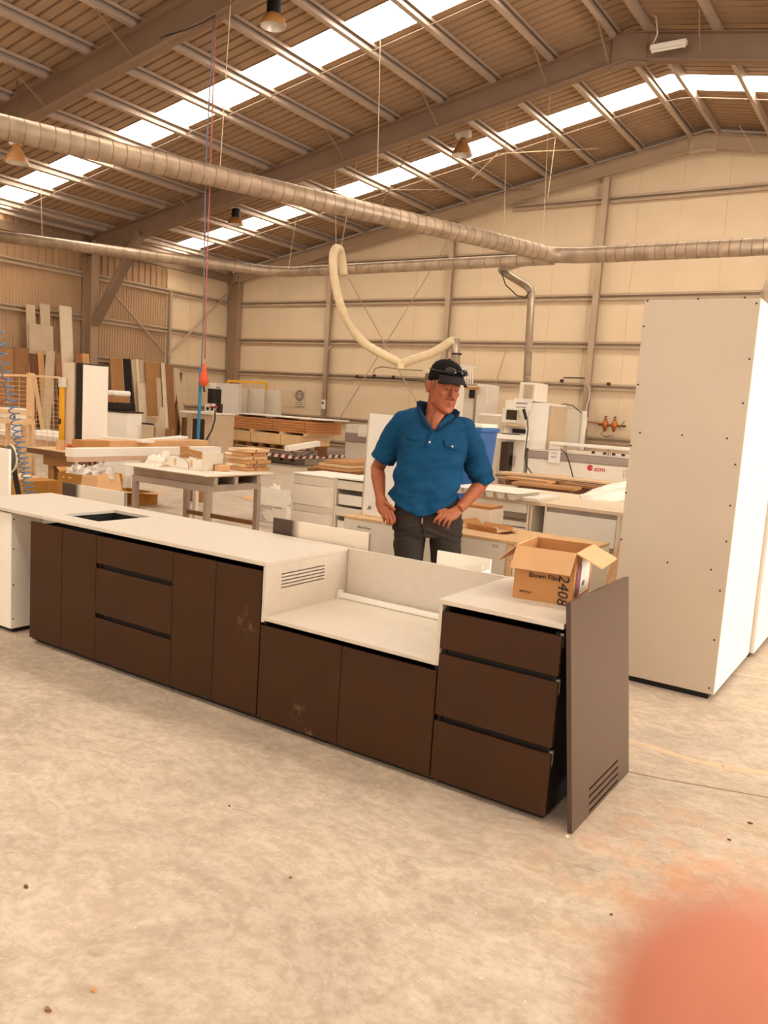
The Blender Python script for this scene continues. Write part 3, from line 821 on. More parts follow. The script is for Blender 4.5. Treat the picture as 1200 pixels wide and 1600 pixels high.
# wooden workbench at the left
t = thing('workbench', 'wooden workbench with a thick worn top behind the open carton', 'workbench', (-7.2, 5.7, 0))
MB().box(-7.94, -6.92, 5.15, 6.4, .80, .85).build('bench_top', 'timber_pale', t, .003)
MB().box(-7.94, -6.92, 5.13, 5.149, .79, .84).build('edge_strip', 'timber_dark', t)
MB().box(-7.75, -7.0, 5.20, 5.24, .68, .799).build('apron', 'timber_brown', t)
for x in (-7.72, -7.38):
    for y in (5.24, 5.55): MB().box(x, x + .10, y, y + .1, 0, .799).build('leg', 'timber_brown', t)
MB().bar((-7.6, 5.29, .40), (-7.25, 5.29, .66), .05, .09).build('brace', 'timber_brown', t)
def on_bench(x, y): return pz(x, y, .85)
c = on_bench(95, 703)
t = thing('cardboard_roll', 'small cut cardboard tube standing on the wooden workbench', 'roll', (c.x, c.y, .8505)); MB().lathe([(.05, 0), (.05, .10), (.044, .10), (.044, 0)], (0, 0, 0), 16).build('tube', 'cardboard_light', t, smooth=False, local=True)
c = on_bench(111, 703)
t = thing('red_case', 'orange-red tool case on the wooden workbench beside the white beam', 'case', (c.x, c.y + .08, .8505)); MB().box(-.11, .11, -.06, .06, 0, .055).build('shell', 'orange_red', t, .006, local=True); MB().bar((-.04, -.063, .03), (.04, -.063, .03), .006, .012).build('handle', 'black_plastic', t, local=True)
c = on_bench(135, 697)
tag(MB().box(c.x - .3, c.x + .25, c.y + .25, c.y + .55, .8505, .875).build('white_sheet', 'white_melamine'), 'white sheet offcut lying at the back of the wooden workbench', 'sheet')
# long pale bench further back
t = thing('pale_bench', 'long pale bench running behind the wooden workbench to the left edge', 'workbench', (-8.4, 5.9, 0))
a = pd(-20, 701, 9.0); c = pd(90, 703, 8.9)
MB().box(-10.2, -8.45, 6.05, 6.9, .84, .90).build('bench_top', 'white_melamine', t, .003); MB().box(-10.2, -8.45, 6.1, 6.13, .70, .838).build('apron', mat('pink_board', '#d9b49c'), t)
for x in (-9.8, -8.6): MB().box(x, x + .08, 6.15, 6.23, 0, .84).build('leg', 'timber_pale', t)
# machine and clutter on the pale bench
c = py(12, 690, 6.3)
t = thing('bench_tool', 'cream bench machine at the left edge of the pale bench', 'machine', (c.x, 6.35, .9005)); MB().box(-.20, .05, -.12, .2, 0, .28).build('housing', 'machine_white', t, .01, local=True); MB().box(.06, .16, -.1, .1, 0, .12).build('base', 'cream_melamine', t, .004, local=True); MB().tube([(.1, -.02, .12), (.12, -.03, .22)], .012, 8).build('lever', 'screw_dark', t, local=True)

# open brown carton full of paper
a, b_ = pd(46, 770, 6.45), pd(122, 770, 6.45)
t = thing('carton', 'open brown carton brimming with crumpled paper behind the sink', 'box', (-5.7, 4.5, 0))
x0, x1, y0 = pd(46, 735, 6.6).x, pd(120, 741, 6.6).x, 4.17
y1 = y0 + .40
open_box(MB(), x0, x1, y0, y1, .0, .80, .006).build('box_body', mat('cardboard_ochre', '#b07a2f', .8, 0, .06, 8), t, .001)
MB().obox((x1 + .002, y0 + .02, .80), (.0, .34, 0), (.05, 0, -.14), (.004, 0, .002)).build('flap', 'cardboard_light', t)
MB().obox((x1 + .03, y0 - .02, .805), (.17, .03, .01), (.01, -.03, -.14), (0, .004, 0)).build('flap', 'cardboard_light', t)
MB().obox((x0 - .002, y0 + .02, .80), (0, .34, 0), (-.05, 0, .03), (0, 0, .004)).build('flap', 'cardboard', t)
pp = MB(); r = random.Random(4)
for k in range(11): crumple(pp, (x0 + .05 + (x1 - x0 - .1) * r.random(), y0 + .06 + .28 * r.random(), .76), .08, .07, r.uniform(.05, .12), k, 8, 4, .4)
o = pp.build('crumpled_paper', mat('newsprint', '#d8cfc4', .8, 0, .25, 25)); tag(o, 'crumpled newsprint heaped in the open brown carton', 'paper', kind='stuff')
# chair back, white board, carton at the extreme left
t = thing('office_chair', 'grey padded chair back with cream piping at the left edge', 'chair', (pd(16, 720, 6.3).x, pd(16, 720, 6.3).y, 0)); 
rr = []
for k in range(9):
    e = -math.pi / 2 + math.pi * k / 8; rr.append([V(.10 * math.cos(e) * math.cos(a) , .035 * math.cos(e) * math.sin(a), .93 + .105 * math.sin(e)) for a in [2 * math.pi * j / 14 for j in range(14)]])
MB().rings(rr).build('backrest', mat('chair_grey', '#5f5d59', .8), t, smooth=True, local=True)
MB().tube([V(.104 * math.cos(e), -.01, .93 + .108 * math.sin(e)) for e in [-1.45 + 2.9 * k / 12 for k in range(13)]], .008, 6).build('piping', mat('piping_cream', '#e3d6a6', .6), t, smooth=True, local=True)
MB().tube([(0, .03, .86), (0, .08, .6), (0, .1, .42)], .02, 8).build('post', 'black_plastic', t, local=True)
MB().box(-.22, .22, -.1, .34, .40, .46).build('seat', MATS['chair_grey'], t, .02, local=True)
MB().tube([(0, .1, .05), (0, .1, .40)], .025, 8).build('column', 'black_plastic', t, local=True)
for k in range(5): 
    a = k * 1.2566; MB().bar((0, .1, .05), (.26 * math.cos(a), .1 + .26 * math.sin(a), .02), .04, .03).build('leg', 'black_plastic', t, local=True)
c = pd(14, 702, 5.75)
tag(MB().box(c.x - .6, c.x, c.y, c.y + .018, 0, c.z).build('white_board', 'white_melamine', None, .001), 'white board standing upright behind the worktop at the left edge', 'board')
c = pd(44, 768, 7.2)
t = thing('low_carton', 'low brown carton behind the white board at the left edge', 'box', (c.x - .2, c.y + .15, 0)); MB().box(c.x - .5, c.x, c.y, c.y + .3, 0, pd(44, 752, 7.2).z).build('box_body', MATS['cardboard_ochre'], t, .002); MB().box(c.x - .35, c.x - .25, c.y - .001, c.y - .0002, .68, .74).build('print', 'ink_faded', t)
tag(MB().box(c.x - .45, c.x - .12, c.y + .02, c.y + .2, pd(44, 752, 7.2).z + .001, pd(44, 752, 7.2).z + .02).build('folded_board', 'timber_pale'), 'pale folded board lying on the low brown carton', 'board')
# blue coiled air hose
hz = []; p0, p1 = pd(-12, 470, 6.15), pd(47, 772, 6.05)
turns = 27; nn = turns * 10
ax = (p1 - p0).normalized(); u1 = ax.orthogonal().normalized(); u2 = ax.cross(u1)
for k in range(nn + 1):
    s = k / nn; q = s ** .62
    a = 2 * math.pi * turns * s; hz.append(p0 + (p1 - p0) * q + (u1 * math.cos(a) + u2 * math.sin(a)) * .036)
hz = [p0 + V(-.35, 0, 3.4), p0 + V(-.12, 0, 1.2)] + hz + [p1 + V(.03, .02, -.15)]
tag(MB().tube(hz, .0052, 5).build('coiled_hose', mat('coil_blue', '#54779f', .35), None, smooth=True), 'blue coiled air hose dangling at the left edge', 'hose')

# boxes on the floor beneath and beyond the steel table
bx = corner(217, 791, 771, 170, 246, 10.85)
t = thing('carton', 'ochre carton with open pale lid flaps on the floor behind the steel table', 'box', mid(bx)); open_box(MB(), *bx[:4], 0, bx[5], .008).build('box_body', MATS['cardboard_ochre'], t, .001)
MB().obox((bx[0], bx[2] - .001, bx[5]), (bx[1] - bx[0], 0, 0), (0, -.32, .03), (0, 0, .005)).build('flap', 'cardboard_light', t); MB().obox((bx[1], bx[2], bx[5]), (0, bx[3] - bx[2], 0), (.3, 0, .02), (0, 0, .005)).build('flap', 'cardboard_light', t)
bx = corner(205, 762, 745, 192, 214, 11.5)
tag(open_box(MB(), bx[0], bx[1], bx[2], bx[3], 0, bx[5], .01).build('white_crate', 'white_melamine'), 'narrow white crate standing behind the ochre carton', 'crate')
bx = corner(193, 760, 748, 150, 212, 12.3)
tag(MB().box(bx[0], bx[1], bx[2], bx[3], 0, bx[5]).build('plank_pile', 'plywood'), 'pile of tan board offcuts beneath the white beam', 'boards')
# white carton with stencilled text and film
bx = corner(396, 819, 786, 371, 398, 10.0); n = pd(396, 819, 10.0)
xr_ = py(446, 820, n.y).x
t = thing('carton', 'white carton with rows of black print on the floor, film spilling out', 'box', (n.x, n.y, 0)); 
zt = pd(420, 786, 10.0).z
open_box(MB(), n.x, xr_, n.y, n.y + .5, 0, zt, .008).build('box_body', 'paper', t, .001)
MB().obox((n.x, n.y - .001, zt), (xr_ - n.x + .02, 0, 0), (0, .03, .2), (0, .005, 0)).build('flap', 'paper', t)
MB().obox((n.x - .002, n.y + .02, zt), (0, .45, 0), (-.28, 0, .03), (0, 0, .005)).build('flap', 'cardboard_light', t)
lines = ['BODY BOARDS WITH OUT THE BRACKET', 'LEFT STAND 2G TO FORM', 'FRAME REG 1-1', 'QTY: 1 PC', 'GW: 12 KGS', 'N.W: 10.5 KG', 'MADE IN CHINA', 'CUSTOMER SEAT TO 2000 PCS']
for k, s in enumerate(lines): text('printed_lettering', s, .022, 'ink_faded', (n.x + .03, n.y - .002, zt - .03 - k * .027), (1, 0, 0), (0, 0, 1), t)
tag(crumple(crumple(MB(), (n.x + .12, n.y + .2, zt), .14, .12, .20, 8), (n.x + .25, n.y + .25, zt), .1, .1, .15, 9).build('crumpled_film', 'plastic_film'), 'crumpled white film rising out of the white printed carton', 'plastic')

# white drawer units
t = thing('drawer_unit', 'white drawer unit with film-wrapped fronts and its top left empty', 'drawers', (-5.05, 6.6, 0))
n = pd(457, 742, 8.2); Y0 = n.y; X0 = n.x; X1 = py(524, 750, Y0).x
MB().box(X0, X0 + .016, Y0 + .002, Y0 + .5, 0, .79).build('side_panel', 'white_melamine', t, .001); MB().box(X1 - .016, X1, Y0 + .002, Y0 + .5, 0, .79).build('side_panel', 'cream_melamine', t, .001)
MB().box(X0, X1, Y0, Y0 + .5, .791, .805).build('top_panel', 'white_melamine', t, .001)
for z0, z1, m_ in ((.70, .785, 'cream_melamine'), (.50, .69, 'plastic_film'), (.43, .49, 'cream_melamine'), (.13, .42, 'plastic_film'), (.04, .12, 'cream_melamine')):
    MB().box(X0 + .018, X1 - .018, Y0 + (.0 if m_[0] == 'p' else .012), Y0 + .03, z0, z1).build('drawer_front' if m_[0] == 'p' else 'rail', m_, t, .001)
MB().box(X0 + .02, X1 - .02, Y0 + .04, Y0 + .48, .04, .06).build('base', 'cream_melamine', t)
t = thing('drawer_unit', 'white open-fronted unit with two drawers half pulled out, beside the film-wrapped one', 'drawers', (-4.7, 6.7, 0))
X2, X3 = X1 + .006, X1 + .36
MB().box(X2, X2 + .016, Y0, Y0 + .5, 0, .80).build('side_panel', 'cream_melamine', t, .001); MB().box(X3 - .016, X3, Y0, Y0 + .5, 0, .80).build('side_panel', 'cream_melamine', t, .001)
MB().box(X2, X3, Y0 - .02, Y0 + .5, .801, .817).build('top_panel', 'white_melamine', t, .001); MB().box(X2 + .017, X3 - .017, Y0 + .48, Y0 + .495, 0, .79).build('back_panel', 'board_grey', t)
for z in (.70, .44, .18):
    MB().box(X2 + .017, X3 - .017, Y0 + .005, Y0 + .02, z, z + .085).build('rail', 'cream_melamine', t, .001)
for z in (.55, .29):
    d_ = MB(); open_box(d_, X2 + .03, X3 - .03, Y0 + .02, Y0 + .42, z, z + .10, .012); d_.build('drawer', 'white_melamine', t, .001)
    MB().box(X2 + .0172, X2 + .029, Y0 + .01, Y0 + .4, z + .005, z + .05).build('runner', 'steel_bench', t)

# long low desk of upturned carcasses with chipboard edges, behind the man
t = thing('carcass_bench', 'low bench of white carcasses with chipboard top and pencilled notes, behind the man', 'bench', (-2.6, 5.0, 0))
DX0, DX1, DY0, DY1, DT = -3.42, -1.66, 4.70, 5.26, .72
MB().box(DX0, DX1, DY0, DY1, DT - .018, DT).build('top_board', 'chipboard', t, .001)
for k, (a, b_) in enumerate(((DX0, -2.92), (-2.91, -2.14), (-2.09, DX1))):
    MB().box(a, b_, DY0 + .004, DY0 + .02, .02, DT - .019).build('front_panel', 'cream_melamine', t, .001)
MB().box(-2.135, -2.095, DY0 - .002, DY0 + .3, .02, DT - .019).build('chipboard_post', 'chipboard', t)
for a in (DX0, DX1 - .016): MB().box(a, a + .016, DY0 + .021, DY1, .02, DT - .019).build('side_panel', 'cream_melamine', t, .001)
MB().box(DX0 + .02, DX1 - .02, DY0 + .03, DY1, .0, .019).build('base', 'cream_melamine', t)
for x, z, s in ((-3.30, .645, 'Back Panel'), (-3.29, .595, '1 x 715'), (-2.24, .665, '715'), (-2.05, .66, 'Back Panel'), (-2.06, .585, '451')):
    text('pencilled_note', s, .026, 'ink', (x, DY0 + .0035, z), (1, 0, 0), (0, 0, 1), t, shear=.2)
# white panel standing on that bench
p0 = py(566, 800, 4.86)
t = thing('board', 'tall white board standing on the low bench behind the man', 'board', (p0.x + .27, 4.87, DT + .0005)); t.rotation_euler = (-.02, 0, 0)
MB().box(-.27, .27, -.008, .008, 0, .735).build('sheet', 'white_melamine', t, .001, local=True); MB().box(-.281, -.2705, -.009, .009, 0, .735).build('edge_strip', 'board_grey', t, local=True)
text('pencilled_note', 'JB', .035, 'ink', py(574, 795, 4.855), (1, 0, 0), (0, 0, 1), t, shear=.2)
# cardboard tray and white box on the bench
c = pz(757, 830, DT)
t = thing('cardboard_tray', 'flattened open cardboard tray on the low bench right of the man', 'box', (c.x, c.y + .08, DT + .0005), math.radians(-8))
MB().box(-.12, .12, -.09, .09, 0, .004).build('base', 'cardboard_light', t, local=True)
for p, a, o_ in (((-.12, -.09, .004), (.24, 0, 0), (0, -.01, .035)), ((-.12, .09, .004), (.24, 0, 0), (0, .02, .03)), ((.12, -.09, .004), (0, .18, 0), (.05, 0, .015)), ((-.12, -.09, .004), (0, .18, 0), (-.06, 0, .05))):
    MB().obox(p, a, o_, Vector(a).cross(Vector(o_)).normalized() * .003).build('flap', 'cardboard', t, local=True)
MB().lathe([(.03, .0045), (.03, .02), (.0001, .021)], (.03, .0, 0), 12).build('packing_ring', 'white_melamine', t, local=True)
c = pz(738, 822, DT)
t = thing('white_carton', 'small white carton with brown open top on the low bench beside the hip', 'box', (c.x, c.y + .16, DT + .0005)); open_box(MB(), -.12, .10, -.10, .12, 0, .12, .006).build('box_body', 'paper', t, .001, local=True)
MB().obox((-.1, -.1, .121), (.2, 0, 0), (0, .2, .0), (0, 0, .02)).build('lid', 'cardboard', t, local=True)

# taller bench on the right with open compartments
BX0, BX1, BY0, BY1, BT = -3.32, -1.86, 6.43, 7.55, .80
t = thing('cabinet_bench', 'pale bench of open white carcasses in front of the plank pile', 'bench', (-2.6, 7.0, 0))
MB().box(BX0, BX1, BY0, BY1, BT - .03, BT).build('top_board', mat('pale_top', '#e3cfb4', .5, 0, .05, 5), t, .002)
xa, xb, xc, xd = [py(v, 800, BY0).x for v in (745, 828, 853, 965)]
for a in (BX0, xa - .1, xb - .03, xb, xc - .016, xd): MB().box(a, a + .016, BY0 + .01, BY1 - .1, .0, BT - .031).build('divider', 'white_melamine', t, .001)
MB().box(xb - .012, xb - .001, BY0 + .002, BY0 + .012, .2, BT - .031).build('edge_strip', 'chipboard', t)
MB().box(BX0, xb - .035, BY0 + .004, BY0 + .02, BT - .11, BT - .032).build('rail', 'white_melamine', t, .001)
MB().box(BX0, BX1, BY0 + .5, BY0 + .515, .0, BT - .032).build('back_panel', 'white_melamine', t)
for z in (.60, .545): MB().box(xa + .12, xb - .05, BY0 + .1, BY0 + .3, z - .045, z).build('stacked_board', 'white_melamine', t, .001)
MB().box(xb + .02, xc - .02, BY0 + .3, BY0 + .32, .2, BT - .04).build('inner_panel', 'board_grey', t); MB().bar((xb + .02, BY0 + .28, .42), (xc - .02, BY0 + .28, .6), .004, .006).build('inner_groove', 'timber_dark', t)
for z0, z1 in ((.50, .73), (.2, .455)): MB().box(xc + .003, xd - .003, BY0 + .004, BY0 + .02, z0, z1).build('drawer_front', 'white_melamine', t, .001)
MB().box(xc + .003, xd - .003, BY0 + .03, BY0 + .045, .2, BT - .032).build('shadow_board', 'steel_bench', t)
c = pd(966, 800, 6.55)
tag(MB().obox((c.x - .01, c.y - .35, 0), (.0, .02, 0), (.12, .25, .80), (.02, 0, 0)).obox((c.x + .012, c.y - .35, 0), (.10, .0, 0), (.12, .25, .80), (0, .016, 0)).build('chipboard_panel', 'chipboard', None, .001), 'raw chipboard panel leaning on the right end of the pale bench', 'panel')
# moulded white tray and film on the bench
c = pz(752, 777, BT); q = pz(812, 777, BT)
t = thing('moulded_tray', 'white moulded packing tray with a row of cups on the pale bench', 'tray', (-3.1, 6.6, BT + .0005))
x0 = pz(748, 774, BT).x; y0 = pz(808, 783, BT).y; x1 = pz(808, 783, BT).x
MB().box(x0 - .25, x1, y0, y0 + .55, BT + .055, BT + .062).build('top_sheet', 'white_melamine', t, .002)
for k in range(6):
    xx = x0 - .23 + k * (x1 - x0 + .23) / 6; MB().prism([(xx, y0 + .01, BT + .054), (xx + .085, y0 + .01, BT + .054), (xx + .072, y0 + .03, BT + .001), (xx + .013, y0 + .03, BT + .001)], (0, .5, 0)).build('cup', 'white_melamine', t, .004)
MB().box(x1 - .0, x1 + .14, y0 + .1, y0 + .6, BT + .001, BT + .03).build('lip_board', 'white_melamine', t, .002)
fm = MB(); p = [pz(905, 778, BT), pz(935, 782, BT), pz(975, 783, BT), pz(990, 782, BT)]
gr = []
tops = [(905, 776), (925, 768), (950, 760), (985, 751)]
bots = [(908, 779), (930, 783), (958, 783), (990, 782)]
for i in range(7):
    row = []
    for k in range(4):
        a, b_ = pd(*tops[k], 7.5), pz(*bots[k], BT + .004); q = a + (b_ - a) * (i / 6); q.z += .02 * math.sin(i * 1.7 + k); row.append(q)
    gr.append(row)
n0 = len(gr[0]); fm.add([q for r_ in gr for q in r_], [(i * n0 + k, i * n0 + k + 1, (i + 1) * n0 + k + 1, (i + 1) * n0 + k) for i in range(6) for k in range(n0 - 1)])
o = fm.build('plastic_film', 'plastic_film', smooth=True); sl = o.modifiers.new('thickness', 'SOLIDIFY'); sl.thickness = .004
tag(o, 'loose pale plastic film draped over the right end of the pale bench', 'plastic')

# ================================================================== FAR SIDE OF THE WORKSHOP
# ---- router with its control tower (against the back wall)
t = thing('panel_router', 'long white and grey panel router with a red maker mark, along the back wall', 'machine', (-5.2, 15.4, 0))
MB().box(-6.53, -2.4, 15.0, 16.3, .06, .72).build('body', 'machine_white', t, .01)
MB().box(-6.53, -2.4, 14.97, 16.2, .725, .86).build('grey_band', 'grey_machine', t, .006)
MB().box(-6.53, -2.4, 15.0, 16.2, .865, .90).build('bed', 'cream_melamine', t, .005)
MB().box(-6.4, -2.5, 15.1, 16.2, 0, .06).build('plinth', 'screw_dark', t)
text('maker_name', 'scm', .135, 'red_ink', py(928, 736, 14.995), (1, 0, 0), (0, 0, 1), t, bold=True, extrude=.001)
c = py(922, 731, 14.995)
MB().tube([c + V(0, -.001, 0), c + V(0, .002, 0)], .055, 18).build('maker_mark', 'red_ink', t)
MB().prism([c + V(-.012, -.002, 0), c + V(.06, -.002, .012), c + V(.06, -.002, -.012)], (0, .0015, 0)).build('mark_notch', 'machine_white', t)
a, b_ = py(862, 692, 15.0), py(990, 700, 15.0)
MB().box(a.x, -3.4, 14.9, 15.0, a.z - .03, a.z + .03).build('guide_rail', 'white_melamine', t, .008)
for xx in (-5.75, -4.9): MB().tube([(xx, 14.95, .90), (xx, 14.95, a.z - .031)], .03, 8).build('rail_post', 'galvanised', t)
for k, px_ in enumerate((928, 946, 960, 975)):
    c = py(px_, 711, 15.2); MB().lathe([(.035, 0), (.035, .03), (.02, .045), (.0001, .045)], (c.x, 15.15, .9005), 10).build('knob', 'black_plastic', t)
vg = MB()
for k in range(14): vg.box(-4.62 + k * .05, -4.60 + k * .05, 14.994, 14.999, .50, .66)
vg.build('vent_slots', 'board_grey', t)['kind'] = 'stuff'
c = py(857, 713, 14.96)
MB().box(c.x, c.x + .24, 14.955, 14.965, c.z - .12, c.z + .27).build('notice', 'paper', t)
text('notice_lettering', 'MACHINE', .045, 'ink_faded', (c.x + .015, 14.953, c.z + .12), (1, 0, 0), (0, 0, 1), t); text('notice_lettering', 'STOP', .05, 'ink_faded', (c.x + .05, 14.953, c.z + .05), (1, 0, 0), (0, 0, 1), t); text('notice_lettering', 'FIRST', .05, 'ink_faded', (c.x + .05, 14.953, c.z - .02), (1, 0, 0), (0, 0, 1), t)
tag(MB().tube([py(876, 702, 14.96), py(884, 708, 14.9), py(890, 725, 14.9), py(896, 748, 14.9), V(py(899, 775, 14.9).x, 14.9, .02)], .012, 6).build('black_cable', 'cable_black', None, smooth=True), 'black cable hanging in an arc over the grey band of the router', 'cable')

t = thing('control_tower', 'white machine control tower with monitor, keyboard shelf and handset', 'machine', (-6.7, 15.3, 0))
tl, tr_, tm = py(790, 625, 15.0), py(858, 628, 15.0), py(826, 625, 15.0)
MB().box(tl.x, tm.x, 15.0, 15.9, .05, tl.z).build('cabinet_body', 'machine_white', t, .008)
MB().box(tm.x + .005, tm.x + .42, 15.05, 15.9, .9, tl.z - .02).build('side_cabinet', 'white_melamine', t, .006)
MB().box(tm.x + .43, tm.x + .47, 15.05, 15.9, .9, tl.z - .06).build('side_frame', 'board_grey', t)
def face(x0, x1, y0, y1, dep, name, m_, parent, bev=.003):
    """A piece on the tower front covering the pixel box given, proud by dep."""
    a, b_ = py(x0, y1, 15.0), py(x1, y0, 15.0)
    return MB().box(a.x, b_.x, 15.0 - dep, 15.0 - .0005, a.z, b_.z).build(name, m_, parent, bev)
mn = face(789, 810, 639, 660, .16, 'monitor', 'cream_melamine', t); 
a, b_ = py(790.5, 655.5, 14.84), py(808.5, 641, 14.84); MB().box(a.x, b_.x, 14.836, 14.8395, a.z, b_.z).build('screen', mat('screen_dark', '#3a2a20', .2), mn)
face(794, 804, 660, 663, .1, 'monitor_foot', 'black_plastic', t)
face(789, 826, 663, 665, .2, 'shelf', 'board_grey', t); face(801, 822, 671, 676, .03, 'disc_drive', 'black_plastic', t)
face(786, 828, 681, 685, .30, 'keyboard_shelf', 'white_melamine', t); a = face(790, 812, 678.5, 681, .24, 'keyboard', 'screw_dark', t)
face(787, 803, 691, 735, .22, 'computer_case', 'screw_dark', t); face(803, 806, 712, 728, .1, 'grey_box', 'grey_machine', t)
face(802, 832, 624, 640, .01, 'warning_notice', 'paper', t)
c = py(817, 640, 14.9)
a = MB().obox(c, (.05, 0, .02), (0, -.05, 0), (.08, 0, -.2)).build('handset', 'black_plastic', t, .01)
text('notice_lettering', 'WARNING', .05, 'ink_faded', py(806, 631, 14.985), (1, 0, 0), (0, 0, 1), t)
text('notice_lettering', 'KEEP CLEAR', .04, 'ink_faded', py(806, 637, 14.985), (1, 0, 0), (0, 0, 1), t)
tag(MB().tube([py(824, 656, 14.72), py(825, 670, 14.66), py(822, 695, 14.66), py(820, 715, 14.7), py(824, 730, 14.7), py(831, 740, 14.7)], .012, 6).build('handset_cable', 'cable_black', None, smooth=True), 'black handset cable looping down the front of the control tower', 'cable')
hd = py(812, 597, 15.0); hr = py(838, 600, 15.0)
t = thing('extraction_hood', 'white ribbed extraction hood on top of the control tower', 'hood', ((hd.x + hr.x) / 2, 15.3, tl.z))
MB().box(hd.x, hr.x, 15.02, 15.6, tl.z + .001, hd.z).build('hood_body', 'machine_white', t, .01)
for k in range(6):
    xx = hd.x + .10 + k * .035; MB().box(xx, xx + .018, 15.005, 15.019, tl.z + .05, hd.z - .04).build('fin', 'board_grey', t)
# enclosure and blue-grey cabinets left of the tower
e0, e1 = py(746, 645, 15.6), py(786, 640, 15.6)
tag(MB().box(e0.x, e1.x, 15.6, 16.6, 0, e0.z).build('machine_enclosure', 'machine_white', None, .04), 'cream machine enclosure with rounded edge left of the control tower', 'machine')
t = thing('drilling_machine', 'white drilling machine with a ribbed guard frame behind the black cap', 'machine', (py(740, 600, 16.4).x, 16.6, 0))
a, b_ = py(722, 655, 16.4), py(742, 603, 16.4); MB().box(a.x, b_.x, 16.4, 17.2, 0, b_.z).build('column', 'machine_white', t, .01)
a, b_ = py(742, 650, 16.3), py(762, 601, 16.3); MB().box(a.x, b_.x, 16.3, 16.9, 1.0, b_.z).build('side_housing', 'white_melamine', t, .01)
for k in range(5):
    a, b_ = py(724 + k * 3.6, 600, 16.25), py(724 + k * 3.6, 573, 16.25); MB().tube([a, b_], .016, 6).build('guard_bar', 'white_melamine', t)
a, b_ = py(720, 572, 16.25), py(742, 574, 16.25); MB().bar(a, b_, .05, .05).build('guard_rail', 'white_melamine', t); a, b_ = py(720, 606, 16.22), py(748, 607, 16.22); MB().bar(a, b_, .08, .06).build('carriage_plate', 'plywood', t); a, b_ = py(733, 622, 16.28), py(739, 608, 16.28); MB().box(a.x, b_.x, 16.26, 16.39, a.z, b_.z).build('motor', 'black_plastic', t)
a, b_ = py(862, 640, 16.0), py(898, 640, 16.0)
t = thing('cupboard_board', 'tall cream board with a raised edge leaning behind the router', 'board', ((a.x + b_.x) / 2, 16.6, 0)); MB().box(a.x, b_.x, 16.6, 16.64, .9, a.z + .02).build('sheet', 'cream_melamine', t, .003); MB().box(b_.x - .03, b_.x + .05, 16.55, 16.599, .9, a.z + .02).build('edge_rail', 'white_melamine', t); MB().box(a.x + .1, b_.x - .1, 16.605, 16.65, 0, .899).build('foot', 'cream_melamine', t)
tag(MB().tube([py(862, 642, 16.3), py(870, 634, 16.3), py(882, 631, 16.3), py(895, 634, 16.3), py(906, 643, 16.3), py(913, 650, 17.6), py(914, 656, 18.4)], .010, 6).build('arched_cable', 'cable_black', None, smooth=True), 'black cable arching over the cream board behind the router', 'cable')
# router bed continuing behind the sheet lift
t = thing('router_bed', 'white and grey machine bed showing behind the sheet stacks', 'machine', (-10.5, 17.2, 0))
MB().box(-12.4, -9.25, 16.9, 17.9, .05, .60).build('body', 'machine_white', t, .01); MB().box(-12.4, -9.25, 16.87, 17.9, .605, .82).build('grey_band', 'grey_machine', t, .005); MB().box(-12.4, -9.25, 16.9, 17.9, .825, 1.04).build('top_rail', 'cream_melamine', t, .005)
a = py(566, 675, 16.86); MB().box(a.x - .12, a.x + .12, 16.85, 16.899, a.z - .12, a.z + .1).build('switch_box', 'white_melamine', t)

# ---- blue waste bin with white sheets on top
bx = corner(748, 738, 668, 715, 773, 9.2)
t = thing('waste_bin', 'tall blue plastic bin behind the man, heaped with white sheets', 'bin', mid(bx))
x0, x1, y0, y1 = bx[0] - .1, bx[1], bx[2], bx[3]; zt = bx[5]
MB().rings([[V(x0 + .07, y0 + .05, .09), V(x1 - .07, y0 + .05, .09), V(x1 - .07, y1 - .05, .09), V(x0 + .07, y1 - .05, .09)], [V(x0, y0, zt), V(x1, y0, zt), V(x1, y1, zt), V(x0, y1, zt)]]).build('bin_body', 'blue_bin', t, .01)
MB().box(x0 - .02, x1 + .02, y0 - .02, y1 + .02, zt - .05, zt - .005).build('rim', 'blue_bin', t, .008)
MB().tube([(x1 - .05, y0 + .1, .08), (x1 - .0, y0 + .1, .08)], .08, 14).build('wheel', 'black_plastic', t); MB().tube([(x0 + .0, y0 + .1, .08), (x0 + .05, y0 + .1, .08)], .08, 14).build('wheel', 'black_plastic', t)
for k in range(3):
    o = MB().obox((x0 - .02 - k * .02, y0 + .02 * k, zt + .001 + k * .014), (x1 - x0 + .02, .02 * (k - 1), 0), (0, y1 - y0, 0), (0, 0, .012)).build('white_sheet', 'paper', None, .001)
    tag(o, ('lowest', 'middle', 'topmost')[k] + ' white sheet of the three lying on the blue bin', 'sheet', 'white sheets on the blue bin')

